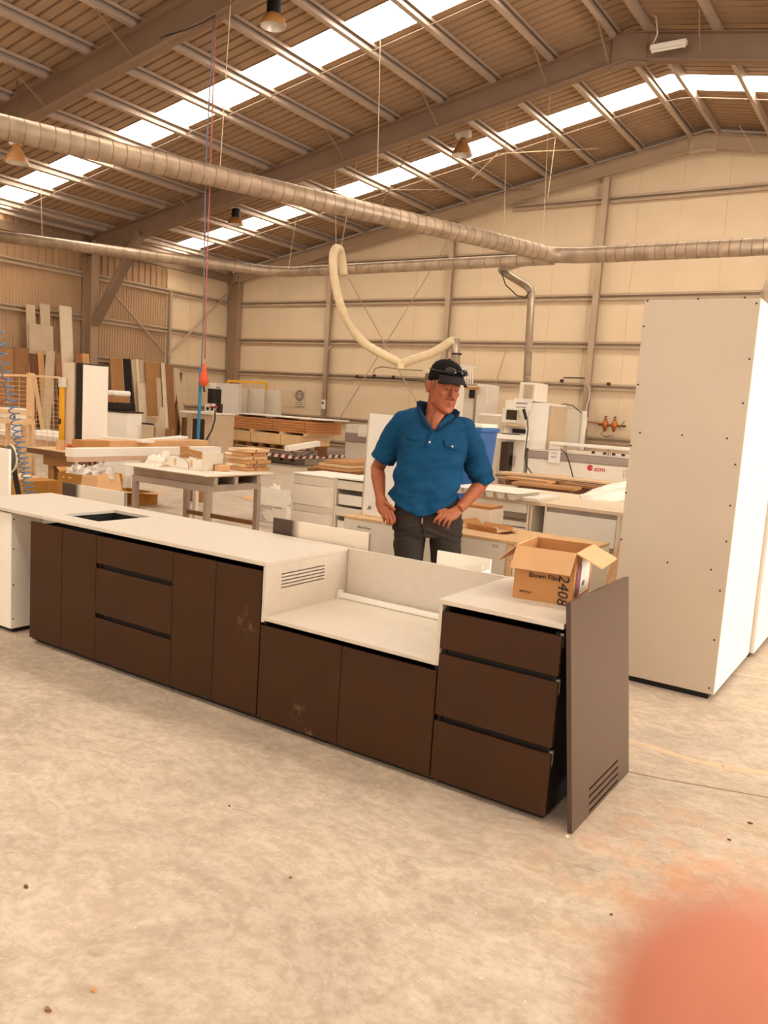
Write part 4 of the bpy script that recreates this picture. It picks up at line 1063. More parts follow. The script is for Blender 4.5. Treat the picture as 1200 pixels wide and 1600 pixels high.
# ---- plank pile in front of the router
t0 = corner(935, 772, 766, 780, 1000, 10.8)
spec = [(778, 948, 742, 10.9, 'timber_brown', .10), (786, 960, 738, 11.6, 'timber_pale', .12), (795, 862, 746, 10.3, 'plywood', .14), (805, 905, 754, 9.5, 'mdf_brown', .2), (830, 962, 741, 12.2, 'plywood', .12), (770, 850, 758, 9.7, 'timber_pale', .08), (878, 956, 756, 10.0, 'timber_brown', .1)]
nm = ['dark brown plank at the back left', 'long pale plank along the top', 'short tan plank lying crosswise at the left', 'wide brown panel at the front', 'tan plank behind the pale one', 'narrow pale plank at the front left', 'brown plank at the right end']
t = thing('pile_trestle', 'dark timber bearers under the loose plank pile before the router', 'trestle', (-5.3, 9.8, 0))
for k, (p, q) in enumerate(((pd(785, 768, 12.4), pd(815, 768, 9.5)), (pd(855, 770, 12.4), pd(872, 770, 9.5)), (pd(925, 775, 12.4), pd(940, 775, 9.5)))):
    q.z = p.z = .42; MB().bar(p, q, .14, .30).build('bearer', 'timber_dark', t); MB().box(p.x - .06, p.x + .06, p.y - .12, p.y, 0, .27).build('foot', 'timber_dark', t); MB().box(q.x - .06, q.x + .06, q.y, q.y + .12, 0, .27).build('foot', 'timber_dark', t)
for k, (xa, xb, yy, d, m_, wd) in enumerate(spec):
    p = pd(xa, yy, d); q = py(xb, yy, p.y + (.1 if k % 2 else -.05)); q.z = p.z
    o = MB().bar(p, q, wd * 1.6, .03).build('plank', m_, None, .002); tag(o, nm[k] + ' of the loose pile before the router', 'plank', 'planks of the loose pile')
    hb = max(.02, p.z - .0155 - .571); MB().bar(p + (q - p) * .1 + V(0, 0, -.0155 - hb / 2), p + (q - p) * .9 + V(0, 0, -.0155 - hb / 2), wd * 1.2, hb).build('packing_board', 'timber_dark', o)
# low plank stack right of the lift
for k in range(4):
    bx = corner(545 + k, 734 - k * 5, 730 - k * 5, 480 + k * 9, 572, 17.4)
    o = thing('board_stack_plank', ('lowest', 'second', 'third', 'topmost')[k] + ' tan board of the low stack on the floor right of the lift', 'board', (bx[1], bx[2], 0), 0, 'tan boards stacked right of the lift')
    MB().box(bx[0], bx[1], bx[2], bx[2] + 1.0 + .2 * k, .02 + k * .075, .085 + k * .075).build('board', ('timber_brown', 'plywood', 'timber_pale', 'plywood')[k], o, .002)
    if k == 0: MB().box(bx[0] + .1, bx[1] - .1, bx[2] + .1, bx[2] + .8, 0, .0195).build('skid', 'timber_dark', o)

# ---- scissor lift with sheet stacks
bs = corner(477, 727, 716, 400, 560, 19.75)
pf = corner(461, 712, 705, 326, 541, 19.3)
t = thing('scissor_lift', 'low grey scissor lift with red and white edge stripes under the sheet stacks', 'lift', mid(pf))
MB().box(bs[0], bs[1], bs[2], bs[2] + 1.5, 0, bs[5]).build('base_frame', 'steel_bench', t, .01)
MB().box(pf[0], pf[1], pf[2], pf[3], pf[4], pf[5]).build('platform', mat('lift_grey', '#a2938a', .55), t, .008)
MB().bar((bs[0] + .1, bs[2] + .3, bs[5]), (bs[1] - .1, bs[2] + .3, pf[4]), .05, .06, (0, 1, 0)).build('scissor_arm', 'steel_bench', t); MB().bar((bs[1] - .1, bs[2] + .36, bs[5]), (bs[0] + .1, bs[2] + .36, pf[4]), .05, .06, (0, 1, 0)).build('scissor_arm', 'steel_bench', t)
zs_ = pf[4]
n_ = 26
for k in range(n_):
    xx = pf[0] + (pf[1] - pf[0]) * k / n_; wx = (pf[1] - pf[0]) / n_
    MB().prism([(xx, pf[2] - .006, zs_ - .08), (xx + wx * .98, pf[2] - .006, zs_ - .08), (xx + wx * .98 + .04, pf[2] - .006, zs_ - .001), (xx + .04, pf[2] - .006, zs_ - .001)], (0, .006, 0)).build('stripe', mat('stripe_red', '#8e3a30', .5) if k % 2 else 'white_melamine', t)
for k in range(16):
    yy = pf[2] + (pf[3] - pf[2]) * k / 16; wy = (pf[3] - pf[2]) / 16
    MB().prism([(pf[1], yy, zs_ - .08), (pf[1], yy + wy * .98, zs_ - .08), (pf[1], yy + wy * .98 + .04, zs_ - .001), (pf[1], yy + .04, zs_ - .001)], (.006, 0, 0)).build('stripe', MATS['stripe_red'] if k % 2 else 'white_melamine', t)
c = Vector((bs[1] - .4, bs[2] - .001, bs[5] * .5)); 
for k in (0, .35): MB().tube([c + V(-k, 0, 0), c + V(-k, -.03, 0)], .035, 10).build('pivot_bolt', 'screw_dark', t)
PZ = pf[5]
pal = corner(468, 703, 697, 366, 515, 19.1)
t = thing('pallet', 'timber pallet on the scissor lift beneath the pale sheet pack', 'pallet', mid(pal)); py0 = pal[2]; x0, x1 = pal[0], pal[1]
z0 = PZ + .001
for k in range(6):
    xx = x0 + (x1 - x0 - .12) * k / 5; MB().box(xx, xx + .12, py0, py0 + .12, z0 + .021, z0 + .11).build('block', 'timber_brown', t); MB().box(xx, xx + .12, py0 + .7, py0 + .82, z0 + .021, z0 + .11).build('block', 'timber_brown', t)
for yy in (py0, py0 + .7): MB().box(x0, x1, yy, yy + .12, z0, z0 + .02).build('slat', 'timber_pale', t); MB().box(x0, x1, yy, yy + .12, z0 + .111, z0 + .131).build('slat', 'timber_pale', t)
p2 = corner(468, 696, 681, 352, 515, 19.0)
t = thing('sheet_pack', 'pale strapped sheet pack, lower one on the lift', 'sheets', mid(p2), 0, 'sheet packs on the scissor lift'); zb = z0 + .132
MB().box(p2[0], p2[1], p2[2], p2[3], zb, p2[5]).build('sheets', mat('pack_pale', '#dcb98a', .7, 0, .06, 3), t, .004)
for u in (.35, .75):
    xx = p2[0] + (p2[1] - p2[0]) * u; MB().box(xx, xx + .010, p2[2] - .003, p2[2] - .0005, zb, p2[5]).build('strap', 'ink_faded', t)
p1_ = corner(487, 679, 659, 333, 533, 18.9)
for k, u in enumerate((.1, .42, .72, .95)):
    xx = p1_[0] + (p1_[1] - p1_[0]) * u
    tag(MB().box(xx - .06, xx + .06, p2[2] + .05, p2[3] - .05, p2[5] + .001, p1_[4] - .001).build('spacer_block', 'timber_pale'), ('first', 'second', 'third', 'fourth')[k] + ' timber spacer from the left between the pale and brown sheet packs', 'spacer', 'spacers between the sheet packs')
t = thing('sheet_pack', 'large red-brown strapped sheet pack, upper one on the lift', 'sheets', mid(p1_), 0, 'sheet packs on the scissor lift')
hz_ = (p1_[5] - p1_[4]) / 5
for k in range(5):
    MB().box(p1_[0] + random.uniform(0, .03), p1_[1] - random.uniform(0, .02), p1_[2], p1_[3], p1_[4] + k * hz_, p1_[4] + (k + 1) * hz_ - .006).build('sheet', mat('pack_brown', '#bd7f4a', .6, 0, .10, 2, (1, 8, 8)), t, .002)
for u in (.0, .62):
    xx = p1_[0] + (p1_[1] - p1_[0]) * (u if u else .93); MB().box(xx, xx + .010, p1_[2] - .004, p1_[2] - .0005, p1_[4], p1_[5]).build('strap', 'ink_faded', t)
a, b_ = pd(362, 648, 18.9), py(515, 655, pd(362, 648, 18.9).y)
tag(MB().box(p1_[0] + .5, p1_[1] + .3, p1_[2] + .1, p1_[3] - .1, p1_[5] + .045, p1_[5] + .07).build('top_sheet', 'paper', None, .002), 'white sheet covering the top of the brown sheet pack', 'sheet')
for k, u in enumerate((.25, .6, .95)):
    xx = p1_[0] + (p1_[1] - p1_[0]) * u; tag(MB().box(xx - .05, xx + .05, p1_[2] + .12, p1_[3] - .15, p1_[5] + .001, p1_[5] + .044).build('spacer_block', 'timber_dark'), ('left', 'middle', 'right')[k] + ' dark batten under the white sheet on the brown pack', 'spacer', 'battens under the top sheet')
a = corner(497, 702, 692, 448, 500, 17.6); p = pd(448, 701, 17.2); q = pd(497, 693, 18.0)
t = thing('white_profile', 'white metal profile jutting out over the lift edge', 'profile', (p.x, p.y, 0)); MB().bar(p, q, .14, .11).build('profile', 'white_melamine', t, .006); MB().tube([p + V(.2, -.09, -.03), p + V(.45, -.12, -.16), p + V(.8, -.09, 0)], .01, 5).build('cord', 'cable_black', t)
MB().box(q.x + .06, q.x + .2, q.y - .08, q.y + .08, PZ + .001, q.z - .06).build('bracket', 'timber_dark', t)
p = py(498, 700, pf[2] + .35); q = V(pf[1] - .05, p.y, 0)
tag(MB().bar(V(q.x - .75, p.y, PZ + .0555), V(q.x, q.y, PZ + .0555), .25, .11).build('timber_offcut', 'timber_pale', None, .003), 'pale timber offcut on the right end of the scissor lift', 'timber')
sc_ = [(335, 362, 690, 'timber_brown', 17.6), (350, 392, 686, 'timber_pale', 18.2), (325, 352, 684, 'mdf_brown', 18.0), (365, 388, 693, 'plywood', 17.4)]
for k, (xa, xb, yy, m_, d) in enumerate(sc_):
    p = py(xa, yy, pf[2] + .2 + .36 * (k % 2)); q = py(xb, yy, p.y + .05); p.z = q.z = PZ + .026 + (k // 2) * .052
    tag(MB().bar(p, q, .3, .05).build('timber_offcut', m_, None, .002), ('brown', 'long pale', 'dark tan', 'tan plywood')[k] + ' timber offcut in the heap at the left of the scissor lift', 'timber', 'offcuts at the left of the lift')

# ---- boards and control desk left of the lift
bd = [(332, 375, 598, 'white_melamine', 22.4, 'largest white board, with a black corner mark, standing left of the lift'), (376, 388, 607, 'cream_melamine', 22.9, 'narrow white board standing behind the lift, left one'), (389.5, 414, 607, 'cream_melamine', 23.0, 'middle white board standing behind the lift'), (417, 438, 609, 'cream_melamine', 23.1, 'right-hand white board with a pale edge standing behind the lift')]
for k, (xa, xb, yt, m_, d, lab) in enumerate(bd):
    p = pd(xa, yt, d); q = py(xb, yt, p.y)
    t = thing('white_board', lab, 'board', ((p.x + q.x) / 2, p.y, 0), 0, 'white boards behind the lift'); MB().box(p.x, q.x, p.y, p.y + .02, 0, p.z).build('sheet', m_, t, .002)
    MB().box(q.x + .001, q.x + .04, p.y - .01, p.y + .03, 0, p.z).build('edge_strip', 'board_grey' if k in (1, 2) else 'pale_top', t)
    if k == 0:
        z = p.z - .12; MB().box(p.x + .12, p.x + .30, p.y - .004, p.y - .0005, z - .02, z).box(p.x + .12, p.x + .145, p.y - .004, p.y - .0005, z - .24, z - .021).build('corner_mark', 'black_plastic', t)
t = thing('yellow_guard_rail', 'yellow guard rail behind the white boards left of the lift', 'rail', (-15, 16.4, 0)); p, q = pd(356, 595, 23.9), pd(417, 600, 23.6); q.z = p.z
MB().bar(p, q, .05, .06).build('rail', 'yellow_paint', t)
for v in (p, q): MB().box(v.x - .03, v.x + .03, v.y - .03, v.y + .03, 0, v.z - .03).build('post', 'yellow_paint', t)
t = thing('saw_console', 'dark machine console with a monitor beside the hanging air hoses', 'machine', (pd(320, 650, 18.5).x, pd(320, 650, 18.5).y, 0))
bx = corner(331, 690, 648, 298, 340, 18.5); MB().box(bx[0], bx[1], bx[2], bx[2] + .7, 0, bx[5]).build('cabinet_body', 'board_grey', t, .01); MB().box(bx[0] + .05, bx[1] - .25, bx[2] - .01, bx[2] - .0005, .45, bx[5] - .12).build('dark_panel', 'screw_dark', t)
MB().box(bx[0] - .3, bx[1] + .02, bx[2] - .1, bx[2] + .7, bx[5] + .001, bx[5] + .05).build('worktop', 'cream_melamine', t, .004)
a = pd(309, 629, 18.4); b_ = pd(329, 607, 18.4); MB().box(a.x, b_.x, bx[2] + .1, bx[2] + .35, a.z, b_.z).build('monitor', 'black_plastic', t, .01); MB().box(a.x + .2, a.x + .3, bx[2] + .2, bx[2] + .3, bx[5] + .05, a.z).build('monitor_stand', 'screw_dark', t)
a = pd(308, 642, 18.4); b_ = pd(330, 632, 18.4); MB().box(a.x, b_.x, bx[2] + .02, bx[2] + .09, a.z, b_.z).build('control_box', 'cream_melamine', t, .008); MB().box(a.x + .06, a.x + .14, bx[2] + .012, bx[2] + .0195, a.z + .03, a.z + .1).build('button', 'black_plastic', t); MB().box(a.x + .2, a.x + .28, bx[2] + .012, bx[2] + .0195, a.z + .03, a.z + .1).build('button', 'black_plastic', t)
a = pd(312, 606, 18.4); b_ = pd(319, 597, 18.4); MB().box(a.x, b_.x, bx[2] + .15, bx[2] + .3, a.z, b_.z).build('light_unit', 'cream_melamine', t)
c = pd(334, 635, 18.2)
t = thing('ear_muffs', 'dark red ear muffs hanging on the console by the white board', 'earmuffs', (c.x, c.y, c.z)); MB().tube([V(.07 * math.cos(a), 0, .02 + .11 * math.sin(a)) for a in [math.pi * k / 10 for k in range(11)]], .010, 6).build('headband', 'black_plastic', t, smooth=True, local=True)
for s_ in (-1, 1): MB().lathe([(.0001, -.03), (.045, -.02), (.05, .02), (.0001, .035)], (s_ * .06, 0, -.02), 12).build('ear_cup', mat('muff_red', '#8c2f24', .4), t, smooth=True, local=True)
tag(MB().tube([pd(336, 640, 18.1), pd(336, 655, 18.1), pd(331, 672, 18.1), pd(322, 688, 18.1), V(pd(322, 688, 18.1).x - .05, pd(322, 688, 18.1).y, .02)], .018, 6).build('black_cable', 'cable_black', None, smooth=True), 'black cable drooping from the console to the floor behind the blue hose', 'cable')

# ---- boards leaning on the left wall
LN = {}
def lean(name, xl, xr, yt, off, m_, lab, grp, slant=0.0, edge=None):
    LN[grp] = LN.get(grp, 0) + 1; off = .02 + LN[grp] * .027; slant *= .35
    X_ = XL + .2 + off
    for _ in range(4): X_ = XL + .2 + off + .13 * (4.3 - pxx(xl, yt, X_).z)
    p = pxx(xl, yt, X_); q = pxx(xr, yt + (xr - xl) * .12, X_); wd = abs(q.y - p.y); foot = .13 * p.z
    t = thing(name, lab, 'board', (p.x + foot, p.y + wd / 2 + slant, 0), 0, grp)
    A = V(0, -wd / 2, .004); top = V(-foot, -slant - wd / 2, p.z)
    MB().obox(A, (0, wd, 0), top - A, (.02, 0, 0)).build('sheet', m_, t, .001, local=True)
    if edge: MB().obox(A + V(.0, wd + .0008, 0), (0, .012 + .03 * (wd > .5), 0), top - A, (.022, 0, 0)).build('edge_strip', edge, t, local=True)
    return t
g1 = 'boards leaning on the left wall by the wire fence'; g2 = 'boards leaning on the left wall beyond the column'
lean('leaning_board', 40, 54, 475, .0, 'board_grey', 'tall pale board leaning by the wire fence, leftmost of the tall ones', g1, -.35)
lean('leaning_board', 62, 77, 474, .0, 'board_grey', 'tall pale board leaning by the wire fence, between its two tall neighbours', g1, -.4)
lean('leaning_board', 45, 82, 505, .06, 'board_grey', 'wide pale board below the notch of the two tall leaning boards', g1, -.45)
lean('leaning_board', 92, 111, 477, .05, 'pale_top', 'tall cream board leaning above the cabinet with a painted dark reflection', g1, -.25)
lean('leaning_board', -12, 20, 542, .3, 'mdf_brown', 'orange-brown board leaning behind the fence at the left edge', g1, 0, 'chipboard')
lean('leaning_board', 21, 44, 542, .25, 'timber_brown', 'dark brown board with a pale edge leaning left of the fence post', g1, -.3, 'chipboard')
lean('leaning_board', 45, 76, 552, .12, 'timber_dark', 'darkest brown board leaning behind the wire mesh', g1, 0)
lean('leaning_board', 58, 67, 549, .35, 'plywood', 'short narrow tan slat leaning on the darkest board', g1, 0)
lean('leaning_board', 72, 86, 548, .5, 'board_grey', 'slanting long greyish board leaning behind the wire mesh', g1, -1.0)
lean('leaning_board', 86, 95, 552, .4, 'timber_brown', 'narrow brown board next to the yellow post', g1, -.2)
lean('leaning_board', 50, 56, 588, .6, 'timber_pale', 'thin pale stick leaning behind the wire mesh', g1, .5)
lean('leaning_board', 116, 127, 552, .2, 'timber_brown', 'brown board end above the white face of the tall cabinet', g1, 0, 'chipboard')
lean('leaning_board', 128, 137, 552, .1, 'plywood', 'tan board end beside the column, above the tall cabinet', g1, 0, 'chipboard')
lean('leaning_board', 171, 190, 559, .25, 'mdf_brown', 'tan board with a pale edge, first beyond the column', g2, 0, 'timber_pale')
lean('leaning_board', 192, 203, 560, .2, 'dark_void', 'black board leaning between the tan board and the grey slats', g2, 0)
lean('leaning_board', 204, 210, 562, .35, 'board_grey', 'grey slat leaning right of the black board, first of three', g2, .35)
lean('leaning_board', 211, 216, 561, .35, 'pale_top', 'grey slat leaning right of the black board, second of three', g2, .15)
lean('leaning_board', 217, 224, 562, .3, 'board_grey', 'grey slat leaning right of the black board, third of three', g2, 0)
lean('leaning_board', 214, 229, 598, .6, 'pale_top', 'short cream board leaning in front of the grey slats', g2, 0)
lean('leaning_board', 230, 236, 599, .6, 'pale_top', 'short narrow cream piece beside the short cream board', g2, 0, None)
lean('leaning_board', 226, 250, 565, .3, 'mdf_brown', 'wide tan brown board leaning at the middle of the far rack', g2, 0)
lean('leaning_board', 243, 250, 590, .5, 'board_grey', 'short grey strip leaning on the wide tan brown board', g2, 0)
lean('leaning_board', 251, 257, 567, .4, 'pale_top', 'pale strip leaning right of the wide tan brown board', g2, 0)
lean('leaning_board', 258, 269, 569, .3, 'timber_brown', 'dark brown board leaning right of the pale strip', g2, 0)
lean('leaning_board', 270, 279, 575, .5, 'board_grey', 'slanted grey board leaning near the end of the far rack', g2, .6)
for k, (xa, yt, sl, m_) in enumerate(((280, 582, -1.5, 'timber_dark'), (279, 618, -.9, 'timber_brown'), (275, 632, -.5, 'plywood'), (283, 630, -1.0, 'timber_dark'), (270, 640, -.2, 'timber_brown'))):
    lean('leaning_plank', xa, xa + 4.5, yt, .5 + .12 * k, m_, ('longest dark plank', 'brown plank', 'thin tan plank', 'shorter dark plank', 'lowest brown plank')[k] + ' fanned out at the end of the far rack', 'planks fanned out at the end of the far rack', sl)
# small items at the foot of that rack
def stand(name, xa, xb, yt, d, m_, lab, cat='board', dep=.03, grp=None, top=None):
    p = pd(xa, yt, d); q = py(xb, yt, p.y)
    t = thing(name, lab, cat, ((p.x + q.x) / 2, p.y, 0), 0, grp); MB().box(p.x, q.x, p.y, p.y + dep, 0, p.z).build('body', m_, t, .003)
    if top: MB().box(p.x - .02, q.x + .02, p.y - .02, p.y + dep + .02, p.z + .001, p.z + .03).build('top', top, t)
    return t, p, q
g3 = 'offcuts standing before the far rack'
t, p, q = stand('white_cabinet', 168, 199, 643, 14.5, 'white_melamine', 'small white cabinet with a dark top edge right of the tall white one', 'cabinet', .32, None, 'screw_dark')
t2 = thing('label_printer', 'white and black printer on the small white cabinet', 'printer', (p.x + .1, p.y + .2, p.z + .031)); x0 = p.x - .05
MB().box(x0, x0 + .20, p.y + .02, p.y + .4, p.z + .032, p.z + .17).build('base', 'black_plastic', t2, .01); MB().box(x0 - .02, x0 + .18, p.y + .03, p.y + .38, p.z + .171, p.z + .28).build('mouth', 'mdf_brown', t2); MB().box(x0 - .04, x0 + .2, p.y + .03, p.y + .4, p.z + .281, p.z + .38).build('lid', 'white_melamine', t2, .03)
stand('offcut', 204, 209, 630, 15.2, 'dark_void', 'narrow black offcut standing before the grey slats', 'board', .03, g3)
stand('offcut', 209, 220, 660, 14.6, 'dark_void', 'small black box standing on the floor before the far rack', 'box', .3)
stand('offcut', 221, 238, 663, 14.4, 'board_grey', 'small pale grey panel standing right of the black box', 'board', .03, g3)
stand('offcut', 249, 260, 636, 15.2, 'pale_top', 'pale narrow panel standing before the pale strip', 'board', .03, g3)
stand('offcut', 258, 270, 669, 15.0, 'mdf_brown', 'low tan brown panel at the end of the far rack', 'board', .03, g3)
t, p, q = stand('offcut', 228, 245, 650, 15.6, 'board_grey', 'grey slatted crate end standing before the wide tan brown board', 'crate', .25)
for k in range(2): MB().box(p.x - .02, q.x + .02, p.y - .02, p.y - .0005, p.z - .2 - k * .25, p.z - .12 - k * .25).build('slat', 'pale_top', t)
t = thing('board_rack', 'timber rack frame on the floor holding the boards beyond the column', 'rack', (-17, 15.2, 0)); MB().box(-16.9, -16.8, 13.9, 17.6, .001, .12).build('sill', 'timber_dark', t)
for yy in (13.9, 15.5, 17.5): MB().box(-16.9, -16.8, yy, yy + .1, .121, .9).build('post', 'timber_dark', t)

# ---- wire fence, yellow post, tall cabinet with a painted reflection
t = thing('wire_fence', 'pale wire mesh fence panel with steel posts by the leaning boards', 'fence', (-8.7, 5.8, 0))
pA, pB, pC = pd(-40, 585, 9.6), pd(48, 587, 9.5), pd(93, 590, 9.4)
for v in (pA, pB): MB().box(v.x - .035, v.x + .035, v.y - .03, v.y + .03, 0, v.z + .03).build('post', 'timber_pale', t)
for a, b_ in ((pA, pB), (pB, pC)): 
    a = a.copy(); b_ = b_.copy(); MB().bar(a, b_, .025, .025).build('rail', 'timber_pale', t)
ms = MB()
for a, b_ in ((pA, pB), (pB, pC)):
    for k in range(1, 26):
        z = a.z - k * .05
        if z > .1: ms.bar(V(a.x, a.y, z), V(b_.x, b_.y, z), .004, .004)
    for k in range(1, 5): p = a + (b_ - a) * (k / 5); ms.bar(V(p.x, p.y, .1), V(p.x, p.y, a.z), .004, .004, (1, 0, 0))
ms.build('wire_mesh', 'timber_pale', t)['kind'] = 'stuff'
v = pd(97, 605, 9.35)
t = thing('yellow_post', 'slim yellow safety post with a grey switch box at the end of the fence', 'post', (v.x, v.y, 0)); MB().box(-.022, .022, -.022, .022, 0, v.z).build('post', 'yellow_paint', t, .003, local=True); MB().box(-.03, .045, -.03, .03, v.z + .001, v.z + .11).build('switch_box', 'cream_melamine', t, .004, local=True); MB().tube([(-.05, 0, v.z + .1), (-.04, -.03, v.z + .02), (-.03, -.02, v.z - .1)], .006, 6).build('cable', 'cable_black', t, local=True); MB().box(-.023, .023, -.025, -.0225, v.z - .42, v.z - .36).build('latch', 'screw_dark', t, local=True)
bx = corner(126, 695, 567.5, 97.5, 167, 9.3)
t = thing('tall_cabinet', 'tall white panel cabinet with a dark reflection painted on its front, beside the yellow post', 'cabinet', mid(bx))
MB().box(bx[0], bx[1], bx[2], bx[2] + .016, 0, bx[5]).build('front_panel', painted_reflection('dark_reflection', '#e0cfb8', '#18110e', .035, .05), t, .001)  # cream-to-black reflection painted into the front's colour
MB().box(bx[1] - .016, bx[1], bx[2] + .0165, bx[3], 0, bx[5]).build('side_panel', 'white_melamine', t, .001); MB().box(bx[0], bx[1], bx[2] + .0165, bx[3], bx[5] - .016, bx[5] - .0005).build('top_panel', 'white_melamine', t); MB().box(bx[0], bx[0] + .016, bx[2] + .017, bx[3], 0, bx[5] - .017).build('side_panel', 'white_melamine', t)
# timber trestle stack behind the coil hose
t = thing('sawhorse', 'rough timber sawhorse with boards stacked behind the coiled hose', 'frame', (pd(20, 660, 9.0).x, pd(20, 660, 9.0).y, 0))
for yy in (642, 656):
    p, q = pd(-15, yy - 1, 8.9), pd(46, yy + 1, 8.8); q.z = p.z; MB().bar(p, q, .10, .055).build('rail', 'timber_pale', t)
for xx in (2, 26, 40): v = pd(xx, 668, 8.95); MB().box(v.x - .02, v.x + .02, v.y + .06, v.y + .10, 0, 1.12).build('post', 'timber_pale', t)
v = pd(5, 643, 8.85)
tag(MB().tube([V(v.x + .12 * math.cos(a), v.y + .05, v.z + .08 + .05 * math.sin(a)) for a in [math.pi * k / 8 for k in range(9)]], .012, 6).build('hose_loop', 'timber_brown', None, smooth=True), 'brown hose loop lying on the rough timber sawhorse', 'hose')

# ---- on the back wall: face-mask sign, conduits, regulators
c0 = py(468, 622, YB - .03)
t = thing('safety_sign', 'white safety sign with a round mask symbol on the back wall', 'sign', (c0.x, YB - .03, c0.z))
MB().box(-.19, .19, -.004, .004, -.24, .24).build('plate', 'pale_top', t, local=True)
MB().tube([(0, -.004, .07), (0, -.0065, .07)], .16, 24).build('disc', mat('sign_grey', '#5d5148', .6), t, local=True)
MB().tube([(0, -.0066, .07), (0, -.0075, .07)], .125, 24).build('disc_inner', 'board_grey', t, local=True)
MB().prism([(-.08, -.0082, .13), (.08, -.0082, .13), (.075, -.0082, .02), (.03, -.0082, -.03), (-.03, -.0082, -.03), (-.075, -.0082, .02)], (0, .0005, 0)).build('face_symbol', MATS['sign_grey'], t, local=True)
MB().box(-.05, .05, -.0092, -.0083, .015, .05).build('mask_symbol', 'paper', t, local=True); MB().box(-.06, .06, -.0092, -.0083, .075, .10).build('goggles_symbol', 'paper', t, local=True)
text('sign_lettering', 'FACE MASK', .05, 'ink_faded', (c0.x - .14, YB - .036, c0.z - .15), (1, 0, 0), (0, 0, 1), t); text('sign_lettering', 'MUST BE WORN', .038, 'ink_faded', (c0.x - .14, YB - .036, c0.z - .21), (1, 0, 0), (0, 0, 1), t)
def wallpipe(lab, pts, r=.022, Y=YB - .3, m_='galvanised', name='conduit'):
    return tag(MB().tube([py(a, b_, Y) for a, b_ in pts], r, 7).build(name, m_, None, smooth=True), lab, 'pipe')
wallpipe('vertical grey conduit on the back wall left of the white board', [(518, 540), (510, 548), (507, 570), (505, 660)])
wallpipe('bent vertical conduit on the back wall above the router, right of the control tower', [(916, 600), (921, 606), (921, 618), (913, 650), (908, 700)], .03)
wallpipe('thin dark cable run along the wall rail left of the cap', [(560, 590), (620, 592), (668, 597)], .012, YB - .13, 'cable_black', 'cable_run')
wallpipe('black cable arcing above the wall rail left of the cap', [(583, 583), (586, 576), (596, 573), (625, 577), (660, 579)], .010, YB - .14, 'cable_black', 'cable_arc')
wallpipe('short dark pipe above the wall rail between tower and post', [(880, 590), (920, 591)], .015, YB - .14, 'cable_black', 'short_pipe')
for k, (a, b_, lab) in enumerate(((585, 587, 'dark bracket on the wall rail under the black arc'), (615, 589, 'dark bracket on the wall rail right of the black arc'), (558, 588, 'dark bracket on the wall rail left of the black arc'), (878, 595, 'dark valve on the wall rail right of the hood'), (951, 600, 'small dark bracket on the wall rail near the tall cabinet'))):
    c = py(a, b_, YB - .1); tag(MB().box(c.x - .045, c.x + .045, YB - .13, YB - .086, c.z - .035, c.z + .035).build('wall_bracket', 'screw_dark', None, .01), lab, 'bracket')
c = py(506, 632, YB - .34); t = thing('wall_switch', 'cream switch box on the conduit left of the white board', 'switch', c); MB().box(-.06, .06, -.05, .01, -.13, .13).build('box', 'cream_melamine', t, .01, local=True); MB().tube([(0, -.05, .04), (0, -.07, .04)], .03, 10).build('knob', 'screw_dark', t, local=True)
c = py(912, 661, YB - .34); t = thing('wall_switch', 'cream isolator box on the bent conduit above the router', 'switch', c); MB().box(-.09, .09, -.06, .01, -.14, .14).build('box', 'cream_melamine', t, .012, local=True); MB().tube([(0, -.06, 0), (0, -.08, 0)], .045, 12).build('knob', 'black_plastic', t, local=True)
c = py(953, 664, YB - .25); t = thing('air_regulator', 'pair of copper air regulators on the back wall beside the tall white cabinet', 'regulator', c); t.scale = (.72, .72, .72)
for s_ in (-.16, .14):
    MB().lathe([(.0001, .22), (.05, .21), (.055, .15), (.03, .13), (.09, .10), (.1, -.05), (.06, -.12), (.05, -.2), (.0001, -.21)], (s_, 0, 0), 12).build('regulator_body', 'copper', t, smooth=True, local=True); MB().lathe([(.035, .0), (.035, .05), (.0001, .05)], (s_, 0, .225), 8).build('knob', 'screw_dark', t, local=True)
MB().tube([(-.75, 0, .05), (-.30, 0, .02), (.4, 0, .0)], .025, 7).build('pipe', 'copper', t, local=True); MB().tube([(.14, .02, -.2), (.2, .05, -.4), (.0, .06, -.55)], .015, 6).build('hose', 'galvanised', t, smooth=True, local=True); MB().tube([(-.16, .02, -.2), (-.3, .03, -.3), (-.1, .0, -.38), (.1, 0, -.33)], .012, 6).build('hose', 'cable_black', t, smooth=True, local=True)
MB().tube([(.3, .0, -.1), (.42, 0, .1), (.45, 0, .16)], .012, 6).build('gauge_pipe', 'screw_dark', t, local=True)
MB().box(-.4, .45, .05, .2, -.04, .02).build('bracket_plate', 'screw_dark', t, local=True)

